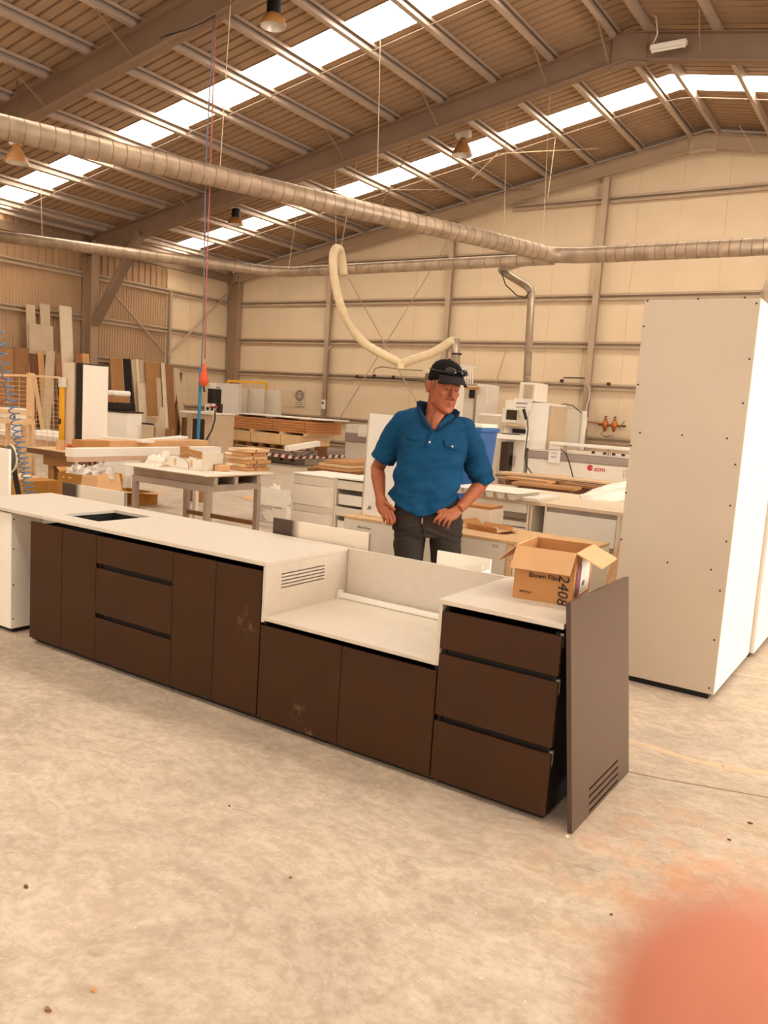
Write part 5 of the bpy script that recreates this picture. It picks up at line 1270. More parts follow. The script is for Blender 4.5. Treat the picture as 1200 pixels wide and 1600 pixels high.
# ================================================================== OVERHEAD: DUCTS, LAMPS, HOSES, WIRES
def bend(pts, k=4, r=.4):
    """Round the corners of a polyline."""
    out = [Vector(pts[0])]
    for i in range(1, len(pts) - 1):
        a, b_, c = map(Vector, pts[i - 1:i + 2]); u = (a - b_); v = (c - b_); rr = min(r, u.length * .45, v.length * .45); p = b_ + u.normalized() * rr; q = b_ + v.normalized() * rr
        for j in range(k + 1): s = j / k; out.append(p * (1 - s) ** 2 + b_ * 2 * s * (1 - s) + q * s * s)
    out.append(Vector(pts[-1])); return out
def duct(name, lab, pts, r, m_='galvanised', seam=.6, r2=.3):
    P = bend(pts, 5, r2); t = thing(name, lab, 'duct', P[0])
    MB().tube(P, r, 18).build('pipe', m_, t, smooth=True)
    L = 0
    for a, b_ in zip(P[:-1], P[1:]):
        n = int((b_ - a).length / seam); d = (b_ - a).normalized() if (b_ - a).length else V(1, 0, 0)
        for k in range(1, n + 1):
            c = a + d * (k * seam); 
            MB().tube([c - d * .006, c + d * .006], r + .003, 18).build('seam_ring', 'duct_seam' if m_ == 'duct_dusty' else m_, t, smooth=False)
    return t
DZT = 4.45
A0 = pz(-60, 183, DZT); A1 = pz(868, 397, DZT); dA = (A1 - A0).normalized(); A0 = A1 - dA * 11.5
YM = 14.49
J = Vector((A1.x, YM - .02, DZT))
duct('main_duct', 'widest spiral duct crossing overhead and turning right along the back wall', [A0, J - dA * .2, J + V(.35, 0, 0), (-.5, YM, DZT)], .142, 'duct_dusty', .17, .5)
B0 = pz(-60, 362, DZT - .03); B1 = pz(428, 423, DZT - .03); B1.y = YM + .1
duct('branch_duct', 'thinner spiral duct from the left wall meeting the widest duct', [B0, B1, (J.x - .15, YM + .06, DZT - .02)], .112, 'duct_dusty', .34, .5)
D0 = pz(838, 411, DZT - .1)
br = [Vector((-6.9, YM + .28, DZT - .02)), pd(780, 421, 16.6), pd(831, 452, 15.9), Vector((py(823, 596, 15.3).x, 15.3, hd.z + .002))]
duct('drop_duct', 'narrow zigzag duct dropping onto the extraction hood', br, .075, 'galvanised', .5, .18)
tag(MB().tube([pd(783, 424, 16.4), pd(790, 445, 16.3), pd(808, 462, 16.2), pd(822, 465, 15.9), pd(827, 455, 15.8)], .012, 6).build('slack_cable', 'cable_black', None, smooth=True), 'slack black cable below the bend of the zigzag duct', 'cable')
c = pd(1196, 432, 6.9)
t = thing('duct_elbow', 'segmented metal duct elbow at the right edge above the tall cabinet', 'duct', c)
el = [c + V(.05 + .16 * (1 - math.cos(a)) * 1.2, 0, -.22 + .32 * math.sin(a)) for a in [math.pi / 2 * k / 6 for k in range(7)]]
MB().tube([V(el[0].x, el[0].y, 2.21)] + el + [el[-1] + V(.8, 0, .02)], .075, 16).build('pipe', 'galvanised', t)
for k in (1, 3, 5): d = (el[k + 1] - el[k]).normalized(); MB().tube([el[k] - d * .008, el[k] + d * .008], .080, 16).build('seam_ring', 'galvanised', t)
# cream flexible hose
hp = [(537, 430, 17.1), (534, 405, 17.1), (531, 391, 17.0), (525, 389, 16.8), (521, 398, 16.6), (521, 420, 16.6), (524, 445, 16.7), (533, 480, 16.8), (548, 510, 17.0), (568, 535, 17.1), (595, 552, 17.2), (615, 562, 17.2), (626, 569, 17.2), (634, 566, 17.1), (650, 560, 17.0), (672, 553, 16.9), (692, 542, 16.8), (704, 534, 16.7), (711, 534, 16.7)]
P = [pd(*q) for q in hp]
t = thing('flexible_hose', 'cream flexible extraction hose sagging from the duct behind the man', 'hose', P[0])
PP = []
for i in range(len(P) - 1):
    for k in range(6):
        s = k / 6; a = P[max(i - 1, 0)]; b_, c_, d_ = P[i], P[i + 1], P[min(i + 2, len(P) - 1)]
        PP.append(.5 * ((2 * b_) + (c_ - a) * s + (2 * a - 5 * b_ + 4 * c_ - d_) * s * s + (3 * b_ - a - 3 * c_ + d_) * s ** 3))
PP.append(P[-1])
MB().tube(PP, [.088 + (.005 if k % 2 else 0) for k in range(len(PP))], 14).build('hose', 'hose_cream', t, smooth=True)
c = pd(626, 572, 17.1); MB().tube([c + V(0, 0, .06), c + V(.0, 0, -.06)], .085, 14).build('hose_sag', 'hose_cream', t)
e = P[-1]; q = pd(712, 575, 16.7); t = thing('hose_spigot', 'short galvanised spigot joining the flexible hose to the machine', 'duct', q)
MB().tube([e + V(.0, 0, .06), e + V(.015, 0, -.12), q], .095, 16).build('pipe', 'galvanised', t, smooth=True); MB().tube([q + V(0, 0, .26), q + V(0, 0, .30)], .103, 16).build('clamp', 'screw_dark', t)
MB().box(q.x - .16, q.x + .16, q.y - .16, q.y + .16, 0, q.z).build('machine_box', 'machine_white', t, .02)

# high-bay lamps
def bay(lab, x, y, d, r, kind, zhang=None):
    c = pd(x, y, d)
    t = thing('high_bay_lamp', lab, 'lamp', c, 0, 'high-bay lamps')
    h = r * 1.55
    if kind == 'dome':
        MB().lathe([(r, 0), (r * .98, r * .18), (r * .80, r * .62), (r * .55, r * .86), (r * .5, r * .9)], (0, 0, 0), 24).build('reflector', 'lamp_amber', t, smooth=True, local=True)
        MB().lathe([(r * .97, .004), (r * .78, r * .6), (r * .5, r * .84), (.0001, r * .86)], (0, 0, 0), 24).build('reflector_lining', 'lamp_inside', t, smooth=True, local=True)
        MB().lathe([(.0001, r * .9), (r * .56, r * .9), (r * .56, r * 1.8), (r * .45, r * 1.95), (.0001, r * 1.95)], (0, 0, 0), 20).build('gear_housing', 'black_plastic', t, local=True); top = r * 1.95
    else:
        MB().lathe([(r, 0), (r * .97, r * .28), (r * .62, r * .9), (r * .36, r * 1.35), (r * .27, r * 1.6), (.0001, r * 1.6)], (0, 0, 0), 24).build('reflector', 'lamp_amber', t, smooth=True, local=True)
        MB().lathe([(r * .96, .004), (r * .6, r * .88), (r * .3, r * 1.4), (.0001, r * 1.42)], (0, 0, 0), 24).build('reflector_lining', 'lamp_inside', t, smooth=True, local=True)
        MB().box(-r * .75, r * .75, -r * .3, r * .3, r * 1.61, r * 2.35).build('gear_box', 'cream_melamine', t, .008, local=True); top = r * 2.35
        MB().box(-r * .75 - .002, -r * .2, -r * .31, -r * .3005, r * 1.75, r * 2.2).build('rating_label', 'paper', t, local=True)
    MB().lathe([(.0001, r * .25), (r * .22, r * .3), (r * .22, r * .75), (.0001, r * .82)], (0, 0, 0), 12).build('bulb', 'lamp_inside', t, smooth=True, local=True)
    zt = roofz(c.x, -.02) - c.z if zhang is None else zhang
    MB().tube([(0, 0, top), (0, 0, zt)], .012, 6).build('hanger', 'wire', t, local=True)
    MB().tube([V(.025 * math.cos(a), 0, top + .03 + .03 * math.sin(a)) for a in [2 * math.pi * k / 10 for k in range(11)]], .006, 5).build('hook', 'screw_dark', t, local=True)
bay('high-bay lamp with a black top hanging nearest, at the upper middle', 427, 42, 11.0, .178, 'dome')
bay('amber high-bay lamp with a cream box hanging at the left under the widest duct', 26, 255, 13.0, .175, 'bell')
bay('amber high-bay lamp with a cream box hanging from the second rafter', 722, 243, 16.6, .21, 'bell')
bay('smaller-looking high-bay lamp with a black top, farthest away', 368, 351, 19.3, .185, 'dome')
# strip light at the ridge
a = py(1017, 79, 13.32); b_ = py(1072, 81, 13.32); b_.z = a.z
t = thing('strip_light', 'white fluorescent strip light fixed under the ridge of the second frame', 'lamp', ((a.x + b_.x) / 2, 13.32, a.z)); MB().box(a.x, b_.x, 13.25, 13.35, a.z - .01, a.z + .06).build('batten', 'white_melamine', t, .005); MB().tube([(a.x + .04, 13.3, a.z - .03), (b_.x - .04, 13.3, a.z - .03)], .018, 10).build('tube_lamp', 'paper', t)
for x in (a.x + .02, b_.x - .04): MB().box(x, x + .025, 13.28, 13.32, a.z - .05, a.z - .0105).build('holder', 'white_melamine', t)
MB().tube([(a.x + .02, 13.3, a.z + .06), (a.x + .1, 13.25, a.z + .2), (a.x + .05, 13.25, a.z + .45), (a.x - .05, 13.25, a.z + .52)], .012, 6).build('cable', 'pale_top', t, smooth=True)
tag(MB().tube([py(1092, 5, 12.6), py(1093, 80, 13.3)], .014, 6).build('drop_rod', 'frame_steel'), 'steel rod dropping beside the strip light at the ridge', 'rod')

# hanging air lines from the first visible rafter
h0 = py(336, 22, 8.25); z1 = .92
def hang(lab, dx, z0, z1, m_, r, wob=.01):
    pts = [(h0.x + dx + wob * math.sin(z * 1.7), h0.y + .02 * math.sin(z), z) for z in [z0 + (z1 - z0) * k / 14 for k in range(15)]]
    return tag(MB().tube(pts, r, 7).build('air_hose', m_, None, smooth=True), lab, 'hose', 'air hoses hanging from the rafter')
hang('red air hose hanging from the rafter down to an orange coupling', .03, h0.z, 2.02, 'hose_red', .010)
hang('blue air hose hanging beside the red one', -.035, h0.z, 1.91, 'hose_blue', .010, -.012)
hang('thick blue lower length of the hanging air hose', -.045, 1.90, .50, 'blue_pole', .024, -.004)
c = Vector((h0.x + .04, h0.y + .0, 1.72))
t = thing('hose_coupling', 'orange plastic coupling on the end of the red air hose', 'coupling', c)
MB().lathe([(.0001, .24), (.02, .23), (.03, .15), (.055, .08), (.065, .0), (.05, -.06), (.0001, -.09)], (0, 0, 0), 12).build('sleeve', 'orange_red', t, smooth=True, local=True); MB().tube([(0, 0, -.08), (.02, 0, -.16)], .014, 8).build('nozzle', 'black_plastic', t, local=True)
tag(MB().tube([py(336, 24, 8.2), py(318, 35, 8.1), py(290, 47, 8.0), py(262, 55, 7.9), py(250, 60, 8.1)], .010, 6).build('roof_cable', 'cable_black', None, smooth=True), 'black cable sagging along the first rafter to the air hoses', 'cable')
tag(MB().box(h0.x - .2, h0.x + .1, h0.y - .1, h0.y + .1, .001, .5).build('hose_stand', 'timber_brown', None, .01), 'brown timber block under the thick blue hose end', 'block')
# thin pale cords and wires hanging from purlins to the ducts
cords = [((593, 68), (590, 262), 12.4, 'pale cord hanging in front of the second rafter to the widest duct'), ((63, 300), (66, 368), 16.9, 'pale cord holding the thinner duct at the left'), ((355, 190), (345, 245), 10.9, 'pale cord beside the air hoses to the widest duct'), ((788, 235), (787, 368), 15.9, 'pale cord down to the end of the widest duct, left of pair'), ((868, 215), (857, 300), 17.0, 'pale cord hanging in front of the gable rafter'), ((849, 265), (848, 380), 15.2, 'pale cord down to the bend of the widest duct'), ((518, 342), (525, 386), 16.85, 'pale cord holding the top loop of the cream hose, left'), ((555, 335), (533, 386), 16.95, 'pale cord holding the top loop of the cream hose, right'), ((470, 350), (452, 412), 17.8, 'pale cord to the back-wall run of the thinner duct'), ((1160, 150), (1182, 242), 16.4, 'pale cord hanging from the right roof slope')]
for (a, b_, d, lab) in cords:
    p, q = pd(a[0], a[1], d), pd(b_[0], b_[1], d); p.z = roofz(p.x, .1); q = q + (q - p).normalized() * .12
    tag(MB().tube([p, q], .006, 5).build('hanging_cord', 'rope_pale'), lab, 'cord')
tag(MB().tube([pd(737, 280, 16.0), pd(777, 240, 16.6), pd(850, 236, 17.0), pd(935, 232, 17.6)], .010, 5).build('strung_cable', 'rope_pale'), 'pale cable strung below the roof beside the second-rafter lamp', 'cable')
tag(MB().tube([pd(900, 118, 15.5), pd(860, 165, 16.0), pd(820, 205, 16.6)], .008, 5).build('strung_cable', 'cable_black'), 'thin black cable strung from the second rafter to the rooflight', 'cable')
tag(MB().tube([pd(600, 318, 13.25), pd(640, 342, 13.35), pd(680, 366, 13.6), pd(730, 375, 13.9), pd(772, 370, 14.2), pd(788, 372, 14.3), pd(789, 382, 14.3)], .012, 6).build('draped_cable', 'cable_black', None, smooth=True), 'black cable draped along the widest duct toward its bend', 'cable')

# ================================================================== THE MAN
from mathutils.bvhtree import BVHTree
from mathutils import noise as mnoise
mat('skin', '#9c5534', 0.55, 0.0, 0.10, 25, bump=0.05, bscale=180)
mat('shirt_blue', '#0a4165', 0.85, 0.0, 0.14, 5, bump=0.10, bscale=40, spec=0.2)
mat('collar_navy', '#0f2740', 0.85, spec=0.2)
mat('jeans', '#38302a', 0.9, 0.0, 0.22, 6, bump=0.08, bscale=60, spec=0.2)
mat('cap_black', '#0d0a08', 0.85, 0.0, 0.1, 20, spec=0.15)
mat('brim_grey', '#2c2123', 0.85, spec=0.2)
mat('glass_black', '#0a0808', 0.12)
mat('hair_grey', '#7a5a3e', 0.8, 0, .25, 60)
mat('lip', '#92503c', 0.5)
mat('eye_dark', '#3a1f16', 0.4)
man = thing('person', 'man in blue work shirt, dark jeans and black cap, hands on hips, looking down', 'person', (-2.454, 4.242, 0), math.radians(29.5))
PI2 = 2 * math.pi
def ell(c, w, yf, yb, z, n=28, e=2.3, dz=None):
    """Horizontal ring: centre x c, half width w, front yf, back yb."""
    out = []
    for k in range(n):
        a = PI2 * k / n; ca, sa = math.cos(a), math.sin(a)
        x = math.copysign(abs(ca) ** (2 / e), ca) * w; y = math.copysign(abs(sa) ** (2 / e), sa) * (yb - yf) / 2
        out.append(V(c + x, (yf + yb) / 2 + y, z + (dz(x / w, sa) if dz else 0)))
    return out
def ball(mb, c, rx, ry, rz, n=12, M=None):
    R = []
    for i in range(1, 8):
        t = -math.pi / 2 + math.pi * i / 8
        R.append([V(c[0] + rx * math.cos(t) * math.cos(PI2 * k / n), c[1] + ry * math.cos(t) * math.sin(PI2 * k / n), c[2] + rz * math.sin(t)) for k in range(n)])
    if M: R = [[M @ q for q in r] for r in R]
    mb.rings(R); return mb
def fused(mb, name, m, voxel, smooth_n, parent, post=None):
    """Merge overlapping closed lofts into one continuous skin (voxel remesh, smoothed), then shape it."""
    o = mb.build(name, m, None, local=True)
    r = o.modifiers.new('fuse', 'REMESH'); r.mode = 'VOXEL'; r.voxel_size = voxel
    s = o.modifiers.new('soften', 'SMOOTH'); s.iterations = smooth_n; s.factor = .5
    dg = bpy.context.evaluated_depsgraph_get(); dg.update()
    me = bpy.data.meshes.new_from_object(o.evaluated_get(dg)); old = o.data
    o.modifiers.clear(); o.data = me; bpy.data.meshes.remove(old)
    if post:
        b = bmesh.new(); b.from_mesh(me); post(b); b.to_mesh(me); b.free()
    for p in me.polygons: p.use_smooth = True
    me.materials.clear(); me.materials.append(MATS[m]); o.parent = parent
    return o
HS = 1.12
HM = Matrix.Translation((.030, -.015, 1.642)) @ Matrix.Rotation(math.radians(30), 4, 'Z') @ Matrix.Rotation(math.radians(13), 4, 'X') @ Matrix.Rotation(math.radians(3), 4, 'Y') @ Matrix.Scale(HS, 4)
HEAD = [(-.120, .020, -.088, -.050), (-.112, .036, -.098, -.03), (-.097, .050, -.102, -.00), (-.072, .061, -.099, .03), (-.04, .068, -.096, .06), (-.01, .0715, -.094, .08),
        (.02, .074, -.092, .092), (.05, .076, -.094, .098), (.08, .073, -.088, .092), (.105, .058, -.066, .07), (.12, .035, -.04, .045), (.127, .012, -.012, .014)]
SHO = {-1: V(-.195, .02, 1.435), 1: V(.185, .02, 1.405)}
ELB = {-1: V(-.338, .10, 1.13), 1: V(.312, .11, 1.09)}
WRI = {-1: V(-.297, -.065, .968), 1: V(.172, -.120, .938)}
bd = MB()
bd.rings([[HM @ q for q in ell(0, w_, f_, b_, z_, 28, 2.35)] for z_, w_, f_, b_ in HEAD])
def hp_(x, y, z): return HM @ V(x, y, z)
bd.tube([hp_(0, -.090, .030), hp_(0, -.104, .002), hp_(0, -.113, -.022), hp_(0, -.115, -.032)], [.0085 * HS, .0095 * HS, .0120 * HS, .0105 * HS], 10)
for s_ in (-1, 1):
    ball(bd, (s_ * .0125, -.106, -.034), .0085, .012, .009, 10, HM)
    bd.tube([hp_(s_ * .008, -.094, .030), hp_(s_ * .028, -.093, .034), hp_(s_ * .050, -.078, .028)], [.009, .0105, .008], 8)
    ball(bd, (s_ * .042, -.073, -.016), .020, .015, .016, 12, HM)
    ball(bd, (s_ * .0255, -.087, .012), .013, .009, .010, 10, HM)
    ball(bd, (s_ * .078, .018, -.006), .013, .023, .037, 12, HM); ball(bd, (s_ * .086, .026, .004), .006, .016, .026, 12, HM)
    ball(bd, (s_ * .050, -.03, -.070), .015, .04, .024, 12, HM)
bd.tube([hp_(-.026, -.093, -.059), hp_(0, -.1045, -.057), hp_(.026, -.093, -.059)], [.004, .0075, .004], 8)
bd.tube([hp_(-.023, -.093, -.070), hp_(0, -.1035, -.071), hp_(.023, -.093, -.070)], [.004, .0075, .004], 8)
ball(bd, (0, -.094, -.103), .026, .014, .016, 12, HM)
# neck, torso, legs
bd.tube([HM @ V(0, .03, -.02), HM @ V(0, .02, -.085), V(.0, .015, 1.47), V(-.005, .015, 1.40)], [.062, .062, .066, .09], 18)
bd.tube([HM @ V(0, -.05, -.10), V(.005, -.06, 1.45), V(-.005, -.075, 1.385)], [.03, .035, .03], 12)
TOR = [(.84, -.012, .165, -.10, .12), (.95, -.03, .170, -.115, .12), (1.05, -.035, .178, -.122, .12), (1.18, -.022, .182, -.11, .125), (1.29, -.012, .182, -.105, .125), (1.36, -.008, .172, -.098, .115), (1.42, -.006, .125, -.085, .095), (1.46, -.002, .075, -.06, .075)]
bd.rings([ell(c_, w_, f_, b_, z_, 28, 2.4) for z_, c_, w_, f_, b_ in TOR])
for s_, hx, kx in ((-1, -.10, -.105), (1, .105, .13)):
    bd.tube([V(hx, .01, .88), V(hx, .0, .70), V(kx, -.01, .48), V(kx, .01, .28), V(kx, .02, .07)], [.08, .078, .055, .05, .036], 16)
    bd.tube([V(kx, .05, .045), V(kx + s_ * .01, -.04, .045), V(kx + s_ * .02, -.13, .035)], [.035, .036, .026], 12)
for s_ in (-1, 1):
    a, e, w_ = SHO[s_], ELB[s_], WRI[s_]
    bd.tube([a + V(-s_ * .05, 0, -.015), a + V(0, 0, -.01), a.lerp(e, .5), e, e.lerp(w_, .28), e.lerp(w_, .7), w_], [.046, .052, .049, .043, .045, .036, .029], 16)
def finger(pts, r=.0098):
    P = [Vector(q) for q in pts]; n = len(P)
    bd.tube(P, [r * (1.05 - .25 * k / (n - 1)) for k in range(n)], 9); ball(bd, P[-1], r * .8, r * .8, r * .8, 8)
# his right hand (left in the photo): palm to the hip, thumb hooked over the hem, fingers hanging
w_ = WRI[-1]
bd.rings([[w_ + V(.030 * math.cos(t), .021 * math.sin(t), .012) for t in [PI2 * k / 14 for k in range(14)]],
          [V(-.283, -.083, .935) + V(.040 * math.cos(t), .021 * math.sin(t), .010 * math.cos(t)) for t in [PI2 * k / 14 for k in range(14)]],
          [V(-.262, -.103, .905) + V(.044 * math.cos(t), .019 * math.sin(t), .014 * math.cos(t)) for t in [PI2 * k / 14 for k in range(14)]],
          [V(-.248, -.115, .888) + V(.040 * math.cos(t), .014 * math.sin(t), .016 * math.cos(t)) for t in [PI2 * k / 14 for k in range(14)]]])
finger([(-.272, -.090, .945), (-.243, -.118, .938), (-.222, -.130, .925), (-.206, -.128, .912)], .0115)
finger([(-.220, -.122, .895), (-.203, -.134, .868), (-.200, -.130, .848), (-.204, -.122, .832)])
finger([(-.238, -.120, .886), (-.222, -.134, .856), (-.218, -.130, .834), (-.221, -.121, .818)])
finger([(-.258, -.115, .882), (-.245, -.130, .855), (-.240, -.126, .834), (-.241, -.118, .820)])
finger([(-.278, -.106, .884), (-.268, -.120, .862), (-.263, -.118, .846), (-.262, -.112, .834)], .0088)
# his left hand (right in the photo): back of the hand to us, fingers folded onto the pocket
w_ = WRI[1]
bd.rings([[w_ + V(.023 * math.cos(t), .024 * math.sin(t), -.021 * math.cos(t)) for t in [PI2 * k / 14 for k in range(14)]],
          [V(.138, -.142, .912) + V(.030 * math.cos(t), .020 * math.sin(t), -.025 * math.cos(t)) for t in [PI2 * k / 14 for k in range(14)]],
          [V(.108, -.156, .898) + V(.037 * math.cos(t), .017 * math.sin(t), -.022 * math.cos(t)) for t in [PI2 * k / 14 for k in range(14)]],
          [V(.093, -.158, .888) + V(.037 * math.cos(t), .014 * math.sin(t), -.018 * math.cos(t)) for t in [PI2 * k / 14 for k in range(14)]]])
for k, (x, z) in enumerate(((.058, .906), (.081, .898), (.104, .889), (.125, .879))):
    dx = (-.018, -.016, -.012, -.008)[k]
    finger([(x + .012, -.158, z + .010), (x, -.169, z - .008), (x + dx, -.170, z - .030), (x + dx * 1.3, -.158, z - .046), (x + dx, -.142, z - .052)], (.0098, .0102, .0098, .0088)[k])
finger([(.128, -.135, .925), (.090, -.142, .935), (.066, -.148, .928), (.050, -.148, .915)], .0112)
def soften_face(b):
    b.verts.ensure_lookup_table()
    hv = [v for v in b.verts if v.co.z > 1.44 and abs(v.co.x - .03) < .13 and (HM.inverted() @ v.co).y > -.104]
    for _ in range(7): bmesh.ops.smooth_vert(b, verts=hv, factor=.5, use_axis_x=True, use_axis_y=True, use_axis_z=True)
body = fused(bd, 'body', 'skin', .0042, 3, man, soften_face)

# shirt: torso and two short sleeves fused, then cut open at neck, cuffs and hem
sh = MB()
STO = [(.84, -.035, .205, -.140, .135), (.90, -.042, .213, -.150, .140), (.97, -.043, .214, -.156, .142), (1.04, -.036, .206, -.158, .142), (1.12, -.026, .200, -.148, .146), (1.22, -.014, .202, -.136, .150), (1.30, -.010, .204, -.130, .148), (1.37, -.008, .202, -.120, .138), (1.425, -.008, .195, -.105, .120), (1.46, -.006, .172, -.088, .105), (1.487, -.004, .140, -.070, .092), (1.508, -.002, .100, -.058, .085), (1.518, 0, .075, -.05, .08)]
sh.rings([ell(c_, w2, f_, b_, z_, 32, 2.5, (lambda u, v, k=max(0, z_ - 1.3): -.10 * u * k)) for z_, c_, w2, f_, b_ in STO])
for s_ in (-1, 1):
    a, e = SHO[s_], ELB[s_]; cuff = a.lerp(e, .80 if s_ < 0 else 1.0)
    sh.tube([a + V(-s_ * .07, 0, .01), a + V(-s_ * .01, 0, -.002), a.lerp(e, .25), a.lerp(e, .5), cuff + (cuff - a).normalized() * .03], [.070, .073, .076, .077, .079], 18)
def shirt_post(b):
    b.normal_update()
    for v in b.verts:
        x, y, z = v.co
        # soft cloth folds: diagonal drags from chest to hem, more at the waist and inner elbow
        k = .0035 + .006 * max(0, 1 - abs(z - 1.02) / .22) + .004 * max(0, 1 - abs(abs(x) - .2) / .08)
        q = V(x * 5 + z * 2.2 + 3, y * 4, z * 11 - x * 4)
        v.co += v.normal * (k * 2.4 * mnoise.noise(q) + k * 1.5 * mnoise.noise(q * 2.3))
        v.co += v.normal * .003 * max(0, 1 - abs(z - .93) / .06) * math.sin(x * 60 + z * 20)
    kill = []
    for f in b.faces:
        c = f.calc_center_median(); n = f.normal
        if c.z > 1.385 and c.y < .02 and abs(c.x + .008) < .001 + (c.z - 1.385) * .70: kill.append(f); continue
        if c.z > 1.492 and n.z > .4 and abs(c.x) < .078: kill.append(f); continue
        hem = .885 + .10 * min(1, abs(c.x + .05) / .2) ** 1.6 - (.0 if c.y < 0 else .0)
        if c.z < hem: kill.append(f); continue
        for s_ in (-1, 1):
            a, e = SHO[s_], ELB[s_]; d = (e - a).normalized(); L = (e - a).length * (.80 if s_ < 0 else 1.0)
            u_ = (c - a).dot(d)
            if u_ > L and (c - a - d * u_).length < .092: kill.append(f); break
    bmesh.ops.delete(b, geom=list(set(kill)), context='FACES')
shirt = fused(sh, 'shirt', 'shirt_blue', .0065, 4, man, shirt_post)
sol = shirt.modifiers.new('cloth', 'SOLIDIFY'); sol.thickness = .005; sol.offset = -1
bvh = BVHTree.FromObject(shirt, bpy.context.evaluated_depsgraph_get())
def on_shirt(x, z, off=.003):
    h = bvh.ray_cast(V(x, -.6, z), V(0, 1, 0))
    return (h[0] + V(0, -off, 0)) if h[0] else V(x, -.13, z)
def cloth_patch(poly_rows, name, m, off=.004):
    """poly_rows: rows of (x, z) laid on the shirt front."""
    g = [[on_shirt(x, z, off) for x, z in r] for r in poly_rows]; n = len(g[0]); b = MB()
    b.add([q for r in g for q in r], [(i * n + k, i * n + k + 1, (i + 1) * n + k + 1, (i + 1) * n + k) for i in range(len(g) - 1) for k in range(n - 1)])
    o = b.build(name, m, shirt, local=True, smooth=True); so = o.modifiers.new('t', 'SOLIDIFY'); so.thickness = .003; so.offset = 0
    return o
lerp = lambda a, b_, t: a + (b_ - a) * t
rows = lambda x0, z0, x1, z1, h, n=5, skew=0: [[(lerp(x0, x1, k / 6) + skew * j / (n - 1), lerp(z0, z1, k / 6) - h * j / (n - 1) - (.012 * math.sin(math.pi * k / 6) if j == n - 1 else 0)) for k in range(7)] for j in range(n)]
cloth_patch(rows(-.172, 1.372, -.068, 1.366, .034), 'pocket_flap', 'shirt_blue')
cloth_patch(rows(.055, 1.342, .150, 1.318, .034), 'pocket_flap', 'shirt_blue')
cloth_patch([[(-.030 - .004 * j, 1.386 - .019 * j), (-.018 - .004 * j, 1.386 - .019 * j), (.000 - .004 * j, 1.386 - .019 * j)] for j in range(6)], 'placket', 'shirt_blue')
for x, z in ((-.018, 1.372), (-.026, 1.322), (.108, 1.305)):
    c = on_shirt(x, z, .0065); MB().tube([c, c + V(0, -.002, 0)], .006, 10).build('button', 'collar_navy' if z > 1.33 else 'lamp_inside', shirt, local=True)
# stand-up collar, two wings
for s_, inner, outer in ((-1, [(0, .085, 1.475), (-.055, .062, 1.475), (-.079, .0, 1.468), (-.064, -.062, 1.440), (-.022, -.122, 1.378)], [(0, .098, 1.545), (-.085, .07, 1.555), (-.138, .0, 1.562), (-.104, -.085, 1.490), (-.060, -.138, 1.408)]),
                         (1, [(0, .085, 1.475), (.055, .062, 1.475), (.077, .0, 1.462), (.056, -.062, 1.436), (-.004, -.122, 1.372)], [(0, .098, 1.545), (.075, .075, 1.535), (.160, .0, 1.512), (.112, -.085, 1.458), (.034, -.140, 1.402)])):
    b = MB(); n = 5; G = []
    for j in range(4):
        t = j / 3; G.append([Vector(inner[k]).lerp(Vector(outer[k]), t) + V(0, 0, .010 * math.sin(math.pi * t)) for k in range(n)])
    b.add([q for r in G for q in r], [(i * n + k, i * n + k + 1, (i + 1) * n + k + 1, (i + 1) * n + k) for i in range(3) for k in range(n - 1)])
    o = b.build('collar', 'collar_navy', shirt, local=True, smooth=True)
    ss = o.modifiers.new('round', 'SUBSURF'); ss.levels = ss.render_levels = 1; so = o.modifiers.new('t', 'SOLIDIFY'); so.thickness = .004
# jeans
jn = MB()
jn.rings([ell(-.012, .198, -.128, .135, .985, 28, 2.3), ell(-.014, .205, -.132, .14, .90, 28, 2.3), ell(-.012, .212, -.130, .142, .82, 28, 2.3), ell(-.006, .200, -.115, .125, .755, 28, 2.3)])
for s_, hx, kx in ((-1, -.108, -.105), (1, .108, .13)):
    jn.tube([V(hx, .005, .86), V(hx, .0, .74), V(lerp(hx, kx, .5), -.005, .60), V(kx, -.01, .47), V(kx, .01, .28), V(kx, .025, .06)], [.100, .100, .089, .078, .072, .068], 20)
def jeans_post(b):
    b.normal_update()
    for v in b.verts:
        x, y, z = v.co; q = V(x * 6, y * 5, z * 16 + abs(x) * 8)
        v.co += v.normal * (.006 * mnoise.noise(q) + .004 * max(0, 1 - abs(z - .78) / .1) * math.sin(z * 150 + abs(x + .02) * 50))
jeans = fused(jn, 'jeans', 'jeans', .0075, 3, man, jeans_post)
MB().tube([V(-.030, -.134, .915), V(-.034, -.137, .88), V(-.03, -.134, .83), V(-.02, -.122, .78)], .006, 6).build('fly_seam', 'jeans', jeans, local=True, smooth=True)
MB().box(-.040, -.034, -.146, -.140, .845, .875).build('zip_pull', 'steel_bench', jeans, local=True)
for s_, kx in ((-1, -.105), (1, .13)):
    sho_ = MB().rings([ell(kx + s_ * .012, .050, -.165, .105, .002, 20, 2.6), ell(kx + s_ * .012, .052, -.170, .108, .03, 20, 2.6), ell(kx + s_ * .010, .048, -.150, .105, .06, 20, 2.4), ell(kx, .045, -.05, .10, .10, 20, 2.2), ell(kx, .043, -.035, .09, .13, 20, 2.2)])
    sho_.build('work_boot', 'timber_dark', man, local=True, smooth=True)
